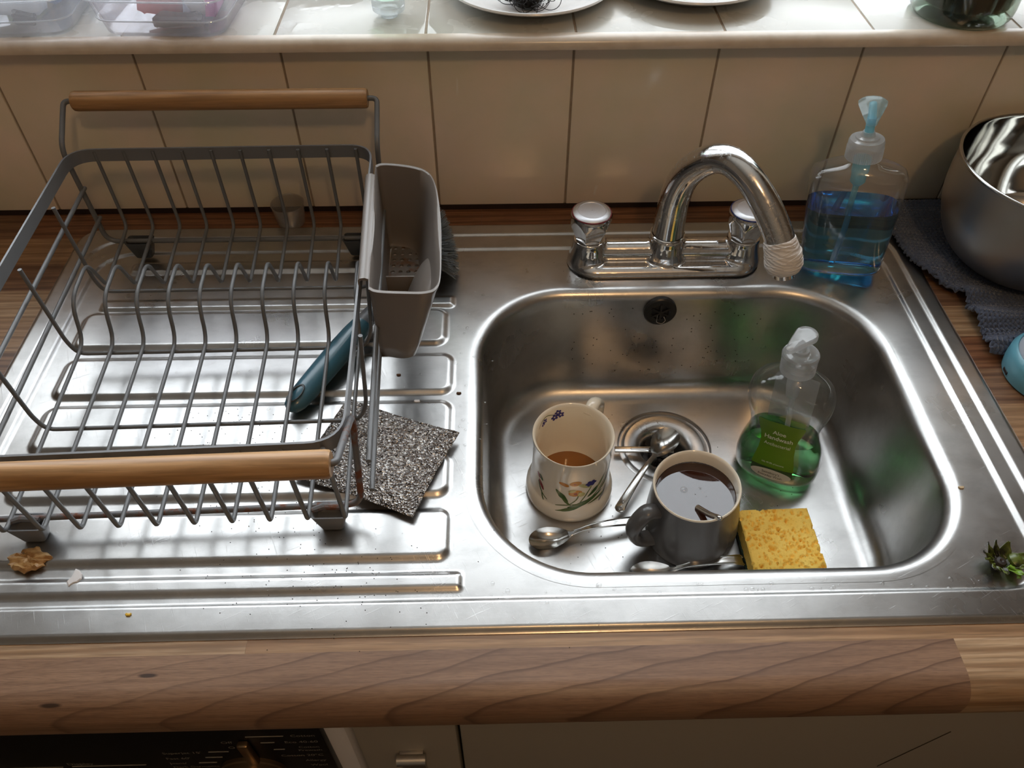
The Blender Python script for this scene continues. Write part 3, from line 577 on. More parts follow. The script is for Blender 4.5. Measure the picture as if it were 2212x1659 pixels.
for i in range(750):
    a = random.uniform(0, 2 * PI); r_ = math.sqrt(random.random()) * .0235; d0 = hc + (u_ * math.cos(a) * 1.25 + w_ * math.sin(a)) * r_ + ax * .003
    dr = (ax + (u_ * math.cos(a) * 1.25 + w_ * math.sin(a)) * (r_ / .0235) * .85 + Vector((random.gauss(0, .06), random.gauss(0, .06), random.gauss(0, .06)))).normalized(); ln = random.uniform(.021, .0265)
    e_ = d0 + dr * ln
    if e_.z < .0035: e_.z = .0035
    bl_.append(tube([d0, (d0 + e_) / 2 + Vector((0, 0, .0006)), e_], [.00042, .00040, .00030], 4, False))
tag(mk('bristles', *join(*bl_), M['bristle'], br, world=True, smooth=True, angle=0), kind='stuff')

# ------------------------------------------------------------------ metallic scouring pad
sp = thing('scouring_pad', 'square silvery metallic thread scouring pad under the corner of the rack', 'scourer', (-.190, -.374, .003), (0, 0, math.radians(-22.5)))
vs = []
def padf(u, v, top=True):
    x = (u - .5) * .113; y = (v - .5) * .094; e = min(u, 1 - u) * .113; e2 = min(v, 1 - v) * .094; t = min(1, e / .012) ** .6 * min(1, e2 / .012) ** .6
    pin = 1 - .05 * (4 * u * (1 - u)) * (abs(v - .5) * 2) ** 3 * 1.0
    z = .0042 + (.0052 * t if top else -.0040 * t) + (.0006 * math.sin(u * 9 + v * 5)) * t + .004 * max(0, u - .7) ** 1.5 + (random.gauss(0, .00035))
    return (x * (1 - .03 * 4 * v * (1 - v)), y * (1 - .04 * 4 * u * (1 - u)), z + .0012)
t1 = grid(100, 84, lambda u, v: padf(u, v, True)); t2 = grid(30, 26, lambda u, v: padf(u, v, False)); t2 = (t2[0], [f[::-1] for f in t2[1]])
mk('pad_body', *join(t1, t2), M['glitter'], sp, angle=0)
hem = [];
for (a_, b_) in (((0, 0), (1, 0)), ((1, 0), (1, 1)), ((1, 1), (0, 1)), ((0, 1), (0, 0))):
    for t in np.linspace(0, 1, 24, endpoint=False): hem.append(padf(a_[0] + (b_[0] - a_[0]) * t, a_[1] + (b_[1] - a_[1]) * t))
mk('sewn_edge', *tube(hem, .0012, 6, False, True), M['glitter'], sp)

# ------------------------------------------------------------------ measuring cup behind the rack
cu = thing('measuring_cup', 'small cloudy plastic measuring cup standing behind the dish rack', 'cup', (-.3235, -.0230, .0006))
mk('cup_wall', *lathe([(.0004, .0006), (.0150, .0006), (.0158, .0016), (.0190, .0270), (.0194, .0272), (.0190, .0276), (.0183, .0270), (.0152, .0022), (.0004, .0016)], 36), M['cup'], cu)

# ================================================================== MUGS
def mug_handle(r0, z0, z1, reach, rad, ang, ex=1.25):
    P = bezier([(r0 - .0016, 0, z1), (r0 + reach * .45, 0, z1 + .004), (r0 + reach * .95, 0, z1 - .010), (r0 + reach, 0, (z0 + z1) / 2), (r0 + reach * .70, 0, z0 + .006), (r0 + .002, 0, z0 - .002), (r0 - .0012, 0, z0 - .003)], 7)
    v, f = tube([tuple(p) for p in P], rad, 14, True, False, (0, 1, 0)); v = np.asarray(v); v[:, 1] *= ex
    return xf((v, f), rot=(0, 0, ang))
mug = thing('flower_mug', 'cream ceramic mug printed with garden flowers, tea dregs inside', 'mug', (-.0085, -.3015, FZ - .0004))
mo = [(.0440, 0), (.0462, .0015), (.0466, .006), (.0460, .013), (.0442, .0185), (.0428, .0205), (.0422, .023), (.0412, .032), (.0405, .048), (.0404, .070), (.0412, .0895)]
mi = [(.0416, .0908), (.0412, .0914), (.0402, .0908), (.0383, .0880), (.0376, .070), (.0376, .050), (.0380, .030), (.0375, .014), (.0330, .009), (.0005, .008)]
mk('mug_body', *lathe([(.0005, .002), (.0400, .002), (.0410, 0)] + mo + mi, 72), M['cream_glaze'], mug, angle=60)
mk('handle', *mug_handle(.0405, .024, .078, .030, .0056, math.radians(62)), M['cream_glaze'], mug)
mk('tea', *xf(lathe([(.0005, 0), (.0377, 0), (.0381, .0006)], 48), loc=(0, 0, .0140)), M['milky_tea'], mug)
def rad_at(z, prof): return float(np.interp(z, [p[1] for p in prof], [p[0] for p in prof]))
def decal(name, shapes, m, parent, prof, outer=True, lift=.00025):
    """flat print: outlines in (angle*R, z) wrapped on the lathe surface"""
    P = []
    for ol in shapes:
        ol = np.asarray(ol, float); c = ol.mean(0); Rr = []
        for s in (1, .66, .33, .02):
            q_ = c + (ol - c) * s; Rr.append([((rad_at(z, prof) + (lift if outer else -lift)) * math.cos(a / .0415), (rad_at(z, prof) + (lift if outer else -lift)) * math.sin(a / .0415), z) for a, z in q_])
        P.append(rings(Rr))
    return mk(name, *join(*P), m, parent)
def ell(cx_, cy_, a, b, rot=0, n=16, pt=1.0):
    t = np.linspace(0, 2 * PI, n, endpoint=False); x = a * np.sign(np.cos(t)) * np.abs(np.cos(t)) ** pt; y = b * np.sin(t) * (1 - .35 * (pt > 1) * np.abs(np.cos(t))); return np.column_stack([cx_ + x * math.cos(rot) - y * math.sin(rot), cy_ + x * math.sin(rot) + y * math.cos(rot)])
def strip(P, w_):
    P = bezier(P, 6); t = np.gradient(P, axis=0); t /= np.linalg.norm(t, axis=1)[:, None]; n_ = np.column_stack([-t[:, 1], t[:, 0]]); k_ = np.sin(np.linspace(.15, PI - .15, len(P)))[:, None] * .5 + .5
    out = []
    for i in range(len(P) - 1): out.append(np.array([P[i] + n_[i] * w_ * k_[i], P[i + 1] + n_[i + 1] * w_ * k_[i + 1], P[i + 1] - n_[i + 1] * w_ * k_[i + 1], P[i] - n_[i] * w_ * k_[i]]))
    return out
a0 = math.radians(-82) * .0415    # printed posy faces the front of the bowl
S = lambda L: [np.column_stack([np.asarray(o)[:, 0] * 1.4 + a0, .041 + (np.asarray(o)[:, 1] - .041) * 1.25]) for o in L]
decal('leaf_print', S([ell(-.013, .040, .0085, .0026, -.95, 18, 1.4), ell(.013, .043, .009, .0024, .75, 18, 1.4), ell(.003, .030, .012, .0028, .33, 18, 1.3), ell(.010, .033, .011, .0022, .40, 18, 1.3), ell(-.003, .026, .010, .0018, .38, 18, 1.3)]), M['leaf_green'], mug, mo)
decal('stem_print', S(sum([strip(P, .00055) for P in ([(-.008, .029), (-.002, .036), (.0, .046)], [(0, .030), (.005, .040), (.010, .052)], [(.004, .030), (.014, .038), (.022, .048)], [(-.017, .0265), (-.009, .029), (.004, .031)], [(-.012, .0235), (-.003, .0275), (.008, .033)])], [])), M['stem_green'], mug, mo)
decal('orange_petal_print', S([ell(-.012, .0555, .0042, .0020, -.45), ell(-.0035, .0575, .0045, .0030, .3), ell(-.003, .0445, .0052, .0040, .1)]), M['petal_orange'], mug, mo)
decal('yellow_petal_print', S([ell(.0015, .0425, .0028, .0028), ell(-.0055, .0475, .003, .0018, .4), ell(.004, .0530, .006, .0021, -.55)]), M['bud_pale'], mug, mo, lift=.0004)
decal('blue_petal_print', S([ell(.0085 + .0026 * math.cos(t), .0545 + .0018 * math.sin(t), .0021, .0016, t) for t in np.linspace(0, 6.28, 7)[:-1]]), M['petal_blue'], mug, mo, lift=.0004)
decal('leaf_print', S([ell(.0185, .0500, .0085, .0014, .95, 18, 1.4), ell(.0225, .0430, .009, .0016, .7, 18, 1.4), ell(-.0095, .0330, .006, .0013, -.9, 18, 1.4), ell(.0155, .0300, .009, .0014, .25, 18, 1.3), ell(-.009, .0240, .008, .0010, .30, 18, 1.3)]), M['stem_green'], mug, mo, lift=.00032)
decal('flower_eye_print', S([ell(-.003, .0440, .0014, .0011), ell(-.004, .0570, .0012, .0008)]), M['petal_red'], mug, mo, lift=.0005)
decal('red_bud_print', S([ell(-.0310, .0410, .0055, .0016, -1.05), ell(-.0345, .050, .003, .0018, -.9)]), M['petal_red'], mug, mo)
decal('side_leaf_print', S([ell(-.0315, .0500, .0035, .0014, -1.1)] + strip([(-.0345, .043), (-.030, .033), (-.024, .028)], .0006) + strip([(-.030, .034), (-.0285, .028), (-.027, .025)], .0006)), M['leaf_green'], mug, mo)
decal('grey_flower_print', S([ell(.0200, .0290, .0055, .0015, .9), ell(.0230, .0320, .0060, .0015, 1.1), ell(.028, .050, .008, .0022, 1.0), ell(.0315, .056, .007, .002, 1.3)]), M['grey_print'], mug, mo)
mi_ = sorted([(r_, z_) for r_, z_ in mi], key=lambda p: p[1])
ai = math.radians(112) * .0415; S2 = lambda L: [np.column_stack([np.asarray(o)[:, 0] * 1.4 + ai, .0790 + (np.asarray(o)[:, 1] - .080) * 1.4]) for o in L]
fl = []
for (cx_, cz_, s_) in ((.002, .0785, 1.), (-.0035, .0795, .9), (-.001, .0825, .9), (.0125, .0805, .8), (.0145, .0785, .6)):
    fl += [ell(cx_ + .0021 * s_ * math.cos(t), cz_ + .0021 * s_ * math.sin(t), .0014 * s_, .0012 * s_, t) for t in np.linspace(0, 6.28, 6)[:-1]]
decal('inner_flower_print', S2(fl), M['petal_blue'], mug, mi_, outer=False)
decal('inner_stem_print', S2(strip([(.003, .0815), (.010, .0845), (.016, .083), (.021, .079)], .0004)), M['stem_green'], mug, mi_, outer=False)

gm = thing('grey_mug', 'dark grey mug with cream inside, full of black tea', 'mug', (.1125, -.3590, FZ - .0006), (0, math.radians(-3.5), 0))
go = [(.0430, 0), (.0460, .002), (.0472, .008), (.0472, .020), (.0455, .043), (.0432, .066), (.0421, .0798)]
gi = [(.0424, .0810), (.0417, .0820), (.0405, .0814), (.0392, .0785), (.0392, .060), (.0400, .020), (.0370, .008), (.0005, .007)]
mk('mug_body', *lathe([(.0005, .002), (.0400, .002), (.0410, 0)] + go, 72), M['grey_glaze'], gm)
mk('cream_lining', *lathe([go[-1]] + gi, 72), M['cream_glaze'], gm, angle=60)
mk('handle', *mug_handle(.0450, .020, .064, .023, .0066, math.radians(202), 1.35), M['grey_glaze'], gm)
tt = mk('tea', *xf(lathe([(.0005, 0), (.0386, 0), (.0392, .0008), (.0393, .0012)], 64), loc=(0, 0, .0650)), M['tea'], gm)
mk('bubble', *join(*[xf(lathe([(r_, 0), (r_ * .8, r_ * .35), (r_ * .4, r_ * .55), (.0001, r_ * .6)], 16), loc=(x_, y_, .0651)) for x_, y_, r_ in ((-.010, .006, .0036), (.006, .007, .0014), (.008, .002, .0008), (.010, -.003, .0008))]), M['water'], tt)

# ------------------------------------------------------------------ cutlery
def spoon(name, label, loc, rot, L=.130, bw=.0145, bl=.044, style=0, group=None):
    t = thing(name, label, 'spoon', loc, rot, group)
    # bowl centre at origin side: bowl tip at x=-bl/2, handle towards +x
    n, kx = 22, 16; Vt = []
    def surf(dz):
        R_ = []
        for s in np.linspace(.0, 1, 9):
            ring_ = []
            for a in np.linspace(0, 2 * PI, 36, endpoint=False):
                x = math.cos(a) * bl / 2 * s; wv = bw * (1 - .16 * (math.cos(a) if True else 0)); y = math.sin(a) * wv * s * (1 if math.cos(a) < 0 else (1 - .10 * math.cos(a)))
                ring_.append((x, y, -.0070 * (1 - s * s) + .0080 + dz * (1 - .5 * s)))
            R_.append(ring_)
        return R_
    top = rings(surf(0)[::-1], True, False, True); botm = rings(surf(-.0011), True, True, False)
    mk('spoon_bowl', *join(top, botm), M['cutlery'], t, angle=0)
    hp = bezier([(bl * .44, 0, .0076), (bl * .62, 0, .0100), (bl * .95, 0, .0138), (bl * 1.5, 0, .0140), (L * .75, 0, .0105), (L - bl / 2, 0, .0060)], 7)
    wh = np.interp(np.linspace(0, 1, len(hp)), [0, .12, .3, .7, .93, 1], [.0052, .0030, .0028, .0044, .0058, .0030] if style == 0 else [.0052, .0028, .0022, .0050, .0066, .0042]); Rr = []
    for p, w_ in zip(hp, wh): Rr.append([(p[0], w_ * math.cos(a), p[2] + (.0011 if math.sin(a) > 0 else .0008) * math.sin(a) * (1 + .35 * math.cos(a * 2) * (style == 1))) for a in np.linspace(0, 2 * PI, 18, endpoint=False)])
    h = mk('spoon_handle', *rings(Rr, True, True, True), M['cutlery'], t, angle=50)
    if style == 1: mk('raised_edge', *join(*[tube([(p[0] - 0, s * w_ * .80, p[2] + .0011) for p, w_ in list(zip(hp, wh))[6:]], .0006, 6) for s in (-1, 1)]), M['cutlery'], h)
    else: mk('end_motif', *join(*[xf(lathe([(.0013, 0), (.0009, .0006), (.0001, .0008)], 10), loc=(hp[-1 - i][0], 0, hp[-1 - i][2] + .0009)) for i in (2, 4, 6)]), M['cutlery'], h)
    return t
spoon('teaspoon', 'teaspoon lying open side up in front of the flower mug', (-.0330, -.3700, FZ - .0004), (0, 0, math.radians(10.5)), .118, .0128, .044, 1)
spoon('dessert_spoon', 'teaspoon with patterned handle tip propped over the drain hole', (.1015, -.2540, FZ + .0060), (math.radians(4), math.radians(2.5), math.radians(235)), .128, .0148, .045, 0)
spoon('teaspoon', 'teaspoon between the grey mug and the front wall of the bowl', (.0650, -.4120, FZ - .0004), (0, 0, math.radians(7)), .118, .0128, .044, 1)
kn = thing('teaspoon', 'stamped flat cutlery handle sticking out beside the flower mug over the drain', 'spoon', (.040, -.2565, FZ + .001), (0, 0, math.radians(-1.5)))
mk('spoon_handle', *box(.006, .072, -.0042, .0042, .0035, .0055, .0008), M['cutlery'], kn); mk('maker_stamp', *box(.024, .045, -.0016, .0016, .0053, .0057, .0002), M['bowl_out'], kn)
tg = thing('teaspoon', 'wet teaspoon handle sticking out of the black tea over the rim of the grey mug', 'spoon', (.1155, -.390, FZ + .0740))
v_, f_ = tube(bezier([(-.0075, .0150, -.0095), (0, 0, .0012), (.0045, -.0080, .0092), (.0070, -.0112, .0100)], 6).tolist(), list(np.interp(np.linspace(0, 1, 18), [0, .5, .85, 1], [.0034, .0027, .0024, .0010])), 12, True, False, (0, 0, 1))
mk('spoon_handle', v_, f_, M['cutlery'], tg)

# ------------------------------------------------------------------ sponge
sg = thing('sponge', 'yellow cellulose sponge with dark green scouring underside in the sink bowl', 'sponge', (.1970, -.3880, FZ), (0, 0, math.radians(1.0)))
PW, PD, PH = .0360, .0365, .0250
pits = [(random.uniform(-PW, PW), random.uniform(-PD, PD), random.uniform(.0009, .0028) , random.uniform(.5, 1.0), random.uniform(0, 3)) for _ in range(260)]
gx = np.linspace(-PW, PW, 96); gy = np.linspace(-PD, PD, 84); GX, GY = np.meshgrid(gx, gy); GZ = np.full(GX.shape, PH) + rng.normal(0, .00012, GX.shape)
for px, py, r_, e_, a_ in pits:
    dx = (GX - px) * math.cos(a_) + (GY - py) * math.sin(a_); dy = -(GX - px) * math.sin(a_) + (GY - py) * math.cos(a_); GZ -= .0030 * np.clip(1 - (dx ** 2 + (dy / e_) ** 2) / r_ ** 2, 0, 1) * min(1, r_ / .0016)
ed = np.minimum(PW - np.abs(GX), PD - np.abs(GY)); GZ -= .0012 * (1 - np.clip(ed / .0015, 0, 1)) ** 2
topv = np.stack([GX, GY, GZ], -1).reshape(-1, 3); tf = [(j * 96 + i, j * 96 + i + 1, (j + 1) * 96 + i + 1, (j + 1) * 96 + i) for j in range(83) for i in range(95)]
bd = [i for i in range(96)] + [j * 96 + 95 for j in range(1, 84)] + [83 * 96 + i for i in range(94, -1, -1)] + [j * 96 for j in range(82, 0, -1)]
lv = [topv[bd]]
for z_ in (.018, .012, .0075): q_ = topv[bd].copy(); q_[:, 2] = z_; q_[:, :2] *= 1 + rng.normal(0, .004, (len(bd), 1)); lv.append(q_)
mk('sponge_foam', *join((topv, tf), rings(lv[::-1])), M['sponge'], sg, angle=60)
mk('scouring_layer', *box(-PW - .0006, PW + .0004, -PD, PD, .0006, .0080, .0012), M['scour_green'], sg)

# ================================================================== BOTTLES
def oval(hx, hy, z, e=2.6, n=56, c=(0, 0)):
    t = np.linspace(0, 2 * PI, n, endpoint=False); x = hx * np.sign(np.cos(t)) * np.abs(np.cos(t)) ** (2 / e); y = hy * np.sign(np.sin(t)) * np.abs(np.sin(t)) ** (2 / e)
    return np.column_stack([c[0] + x, c[1] + y, np.full(n, z)])
def prof_rings(P, e, inset=0.0, zmax=None, lift=0.0):
    R_ = []
    zs_ = [p[0] for p in P]; zz_ = [z for z in zs_ if zmax is None or z < zmax] + ([zmax] if zmax is not None else [])
    for z in zz_: R_.append(oval(np.interp(z, zs_, [p[1] for p in P]) - inset, np.interp(z, zs_, [p[2] for p in P]) - inset, z + lift, np.interp(z, zs_, [p[3] for p in P]) if len(P[0]) > 3 else e))
    return R_
# green handwash bottle in the bowl
gb = thing('handwash_bottle', 'clear waisted pump bottle of green handwash standing in the sink bowl', 'soap bottle', (.2230, -.2800, FZ + .0005), (math.radians(-2), math.radians(-6), math.radians(-30)))
zk_ = np.array([(0, .0390, .0240), (.002, .0415, .0265), (.010, .0440, .0290), (.024, .0445, .0292), (.038, .0420, .0272), (.052, .0375, .0245), (.066, .0352, .0235), (.080, .0370, .0245), (.096, .0415, .0268), (.110, .0430, .0275), (.122, .0405, .0262), (.131, .0340, .0235), (.1375, .0240, .0195), (.141, .0165, .0160), (.1425, .0150, .0150), (.147, .0148, .0148)])
zf_ = bezier(zk_, 5); P_ = [(float(a), float(b), float(c), 2.5 if a < .130 else 2.0) for a, b, c in zf_]
P_ = sorted(P_, key=lambda p: p[0])
mk('bottle_shell', *rings(prof_rings(P_, 2.5), True, True, False), M['clear_plastic'], gb, angle=0)
mk('liquid_soap', *rings(prof_rings(P_, 2.5, .0009, .056, .0008), True, True, True), M['green_soap'], gb, angle=60)
def on_front(x, z, lift): 
    hx = np.interp(z, [p[0] for p in P_], [p[1] for p in P_]); hy = np.interp(z, [p[0] for p in P_], [p[2] for p in P_]); e = 2.5
    return Vector((x, -(hy + lift) * max(.02, 1 - min(.999, abs(x) / hx) ** e) ** (1 / e), z))
def front_label(name, ol, m, lift, parent=gb):
    ol = np.asarray(ol, float) * np.array([.80, .90]) + np.array([0, .0033]); c = ol.mean(0); Rr = [[on_front(*(c + (q_ - c) * s), lift) for q_ in ol] for s in (1, .85, .7, .55, .4, .25, .1, .01)]
    return mk(name, *rings(Rr), m, parent, angle=0)
def dense(P, n=8):
    P = np.asarray(P, float); o = []
    for i in range(len(P)):
        a, b = P[i], P[(i + 1) % len(P)]
        for t in np.linspace(0, 1, n, endpoint=False): o.append(a + (b - a) * t)
    return np.array(o)
lab = front_label('front_label', dense([(-.0300, .0960), (-.0285, .0975), (0, .0990), (.0285, .0975), (.0300, .0960), (.0285, .088), (.0240, .074), (.0222, .064), (.0232, .050), (.0262, .036), (.0278, .028), (.0255, .0235), (.014, .0195), (0, .0185), (-.014, .0195), (-.0255, .0235), (-.0278, .028), (-.0262, .036), (-.0232, .050), (-.0222, .064), (-.0240, .074), (-.0285, .088)], 4), M['label_green'], .0006)
front_label('label_band', dense([(-.0265, .027), (.0265, .027), (.0275, .020), (.0265, .014), (-.0265, .014), (-.0275, .020)], 5), M['label_dark'], .0008)
front_label('label_patch', ell(0, .0165, .0268, .0082, 0, 40), M['label_cream'], .0011)
for txt, sz, z_, mm, bold in (('Aloe', .0088, .0780, 'label_white', .00012), ('Handwash', .0088, .0685, 'label_white', .00012), ('Antibacterial', .0066, .0590, 'label_white', 0), ('kills 99.9% of bacteria', .0033, .0330, 'label_white', 0), ("Sainsbury's", .0054, .0175, 'label_ink', 0), ('Everyday Wash', .0052, .0122, 'label_ink', 0)):
    lettering('lettering', txt, sz, M[mm], gb, (lambda z0: (lambda co: on_front(co.x * .80, (co.y + z0 - .018) * .90 + .0195, .0013)))(z_), 'CENTER', bold)
mk('back_label', *rings([[Vector((x_, -on_front(x_, z_, -.0012).y, z_)) for x_ in np.linspace(-.022, .022, 12)] for z_ in np.linspace(.05, .115, 12)], False), M['frosted'], gb, angle=0)
gcap = mk('screw_cap', *lathe([(.0155, .1440), (.0170, .1445), (.0172, .1490)] + [(.0172 - .0004 * (i % 2), .149 + .0012 * i) for i in range(1, 10)] + [(.0176, .1610), (.0178, .1650), (.0168, .1668), (.0100, .1664), (.0075, .1672), (.0072, .1700), (.0005, .1700)], 48), M['frosted'], gb, angle=30)
mk('pump_stem', *lathe([(.0042, .168), (.0042, .182), (.0062, .182), (.0062, .186)], 20), M['frosted'], gb)
noz = [];  # teardrop actuator, pointed end forwards
for z_, s_ in ((.1835, .80), (.1845, 1.0), (.1890, 1.0), (.1905, .9), (.1908, .5)):
    ol = [];
    for a in np.linspace(0, 2 * PI, 40, endpoint=False):
        x_, y_ = .0110 * math.sin(a), .0110 * math.cos(a)
        if y_ < 0: tq = -y_ / .0110; y_ = -.0280 * tq; x_ *= (1 - .62 * tq) / max(.30, math.sqrt(max(1e-6, 1 - tq * tq)) * .7 + .3) if tq < .999 else 0
        ol.append((x_ * s_, y_ * s_ + .002, z_ - (.0035 * max(0, -y_) / .028)))
    noz.append(ol)
mk('pump_nozzle', *xf(rings(noz, True, True, True), rot=(0, 0, math.radians(-22))), M['frosted'], gb, angle=45)
mk('dip_tube', *tube([(0, 0, .150), (.002, .002, .08), (.004, .004, .006)], .0028, 12), M['frosted'], gb)
mk('pump_chamber', *lathe([(.0075, .148), (.0075, .125), (.0060, .110), (.0035, .107)], 24), M['frosted'], gb)

# blue soap bottle behind the bowl
bb = thing('soap_bottle', 'clear flat pump bottle half full of blue soap beside the tap', 'soap bottle', (.2965, -.1160, .0022), (math.radians(-3), math.radians(-6), math.radians(-16)))
zk_ = np.array([(0, .0380, .0200), (.0015, .0405, .0222), (.005, .0420, .0238), (.020, .0430, .0245), (.050, .0448, .0252), (.085, .0465, .0255), (.100, .0468, .0252), (.107, .0455, .0240), (.1115, .0410, .0215), (.1145, .0330, .0195), (.1180, .0200, .0165), (.1205, .0150, .0150), (.1225, .0145, .0145), (.126, .0145, .0145)])
Q_ = [(float(a), float(b), float(c), 3.4 if a < .114 else 2.4) for a, b, c in bezier(zk_ * np.array([1.06, 1, 1]), 5)]; Q_ = sorted(Q_, key=lambda p: p[0])
mk('bottle_shell', *rings(prof_rings(Q_, 3.4), True, True, False), M['clear_plastic'], bb, angle=0)
mk('liquid_soap', *rings(prof_rings(Q_, 3.4, .0009, .0760, .0010), True, True, True), M['blue_soap'], bb, angle=60)
th = np.linspace(0, 2 * PI, 120, endpoint=False)
def knurl(r, z, a): return np.stack([(r + a * (np.arange(120) % 2)) * np.cos(th), (r + a * (np.arange(120) % 2)) * np.sin(th), 0 * th + z], 1)
up_ = lambda vf, dz=.0075: (np.asarray(vf[0]) + np.array([0, 0, dz]), vf[1])
mk('screw_cap', *up_(rings([knurl(.0165, .1225, 0), knurl(.0172, .1228, .0005), knurl(.0172, .1345, .0005), knurl(.0172, .1350, 0), knurl(.0170, .1385, 0), knurl(.0170, .1400, 0), knurl(.0160, .1425, 0), knurl(.0115, .1432, 0), knurl(.0112, .1450, 0), knurl(.0070, .1456, 0), knurl(.0055, .1500, 0), knurl(.0005, .1500, 0)])), M['frosted'], bb, angle=30)
mk('pump_stem', *up_(lathe([(.0044, .146), (.0044, .164), (.0005, .164)], 20)), M['blue_pump'], bb)
fan = []
for y_, w_, zc_, hgt in ((-.006, .0050, .161, .0035), (-.002, .0062, .1625, .0045), (.006, .0095, .1665, .0052), (.014, .0130, .1710, .0048), (.018, .0136, .1735, .0038), (.0205, .0110, .1745, .0022)):
    fan.append([(w_ * a, y_, zc_ + hgt * b) for a, b in ((-1, -.3), (-.8, -.8), (0, -1), (.8, -.8), (1, -.3), (.55, .75), (0, 1), (-.55, .75))])
mk('pump_nozzle', *up_(rings([np.array(f) for f in fan], True, True, True)), M['pale_pump'], bb, angle=25)
mk('nozzle_channel', *up_(tube([(0, -.002, .161), (0, .006, .1660), (0, .015, .1715)], [.0042, .0040, .0036], 12)), M['blue_pump'], bb)
mk('pump_chamber', *up_(lathe([(.0085, .122), (.0085, .108), (.0075, .104), (.0075, .096), (.0040, .092)], 24)), M['blue_pump'], bb)
mk('dip_tube', *tube([(0, 0, .106), (-.003, .0, .05), (-.008, 0, .006)], .0030, 12), M['blue_pump'], bb)

# ================================================================== RIGHT OF THE SINK
cl = thing('knitted_dishcloth', 'navy blue loose knit dishcloth rumpled under the steel bowl', 'cloth', (.49, -.13, .002))
Ly = [-.004, -.0205, -.061, -.1117, -.1358, -.160, -.1746, -.190, -.2103, -.2378, -.2604]; Lx = [.398, .388, .3713, .3746, .3813, .398, .4095, .4085, .4035, .4075, .4010]
def clothz(x, y):
    z = .0045 + .0040 * math.exp(-((x - .375) / .02) ** 2)
    for y0, s_, h_, kx in ((-.176, .010, .0090, .25), (-.215, .013, .0120, -.06), (-.252, .008, .0100, .12), (-.120, .02, .0030, .6)): z += h_ * math.exp(-(((y - y0 - kx * (x - .42)) / s_) ** 2)) * (1 - .2 * math.sin(x * 60))
    d = math.hypot(x - .487, y + .120)
    if d < .085: z = .0035 + (z - .0035) * max(0, (d - .055) / .03) if d > .055 else .0035
    return z
def clothf(u, v):
    y = -.004 - .2585 * v; xl = np.interp(-y, [-t for t in Ly], Lx); x = xl + (.60 - xl) * u
    wv = .0020 * math.sin(x * 2 * PI / .0052 + math.sin(y * 300) * .5) * math.sin(y * 2 * PI / .0046) + .0005 * math.sin(x * 2 * PI / .0026)
    return (x + .0005 * math.sin(y * 1400), y + .0006 * math.sin(x * 1300), clothz(x, y) + wv + .0014)
co = mk('knit_fabric', *grid(230, 270, clothf), M['knit'], cl, angle=0, world=True); so = co.modifiers.new('thickness', 'SOLIDIFY'); so.thickness = .0024; so.offset = -1
hm = [clothf(0, t) for t in np.linspace(0, 1, 150)]; mk('knit_edge', *tube([(p[0] + .0008 * math.sin(i * 1.7), p[1], p[2] + .0008 * math.cos(i * 1.7)) for i, p in enumerate(hm)], .0017, 7), M['knit'], cl, world=True)
hm = [clothf(t, 1) for t in np.linspace(0, 1, 150)]; mk('knit_edge', *tube([(p[0], p[1] + .0008 * math.sin(i * 1.7), p[2] + .0008 * math.cos(i * 1.7)) for i, p in enumerate(hm)], .0017, 7), M['knit'], cl, world=True)

bw = thing('mixing_bowl', 'round stainless steel mixing bowl standing on the navy dishcloth', 'bowl', (.4900, -.1190, .0078))
op = bezier([(.0005, 0), (.042, .0), (.062, .006), (.084, .026), (.0975, .058), (.1010, .085), (.1005, .112), (.1000, .1175)], 7)
mk('bowl_outside', *lathe([tuple(p) for p in op], 72), M['bowl_out'], bw, angle=60)
mk('bowl_inside', *lathe([(max(.0004, p[0] - .0014), p[1] + .0014) for p in op[::-1]], 72), M['bowl_in'], bw, angle=0)
mk('rolled_rim', *xf(tube([(.1008 * math.cos(t), .1008 * math.sin(t), 0) for t in np.linspace(0, 2 * PI, 72, endpoint=False)], .0019, 10, False, True), loc=(0, 0, .1185)), M['cutlery'], bw)

gd = thing('blue_container', 'pale blue round container with pale grey domed top beside the dishcloth', 'container', (.4500, -.2890, .0002))
mk('container_base', *lathe([(.0005, 0), (.0400, 0), (.0425, .002), (.0435, .010), (.0430, .022), (.0405, .0275), (.0385, .0285), (.0375, .027)], 64), M['sky_blue'], gd)
mk('domed_top', *lathe([(.0378, .0265), (.0372, .0300), (.0330, .0400), (.0240, .0480), (.0120, .0520), (.0005, .0530)], 64), M['dome'], gd)
for a in (3.05, 3.95): mk('vent_notch', *xf(box(.0418, .0438, -.0042, .0042, .005, .0085, .0004), rot=(0, 0, a)), M['black'], gd)

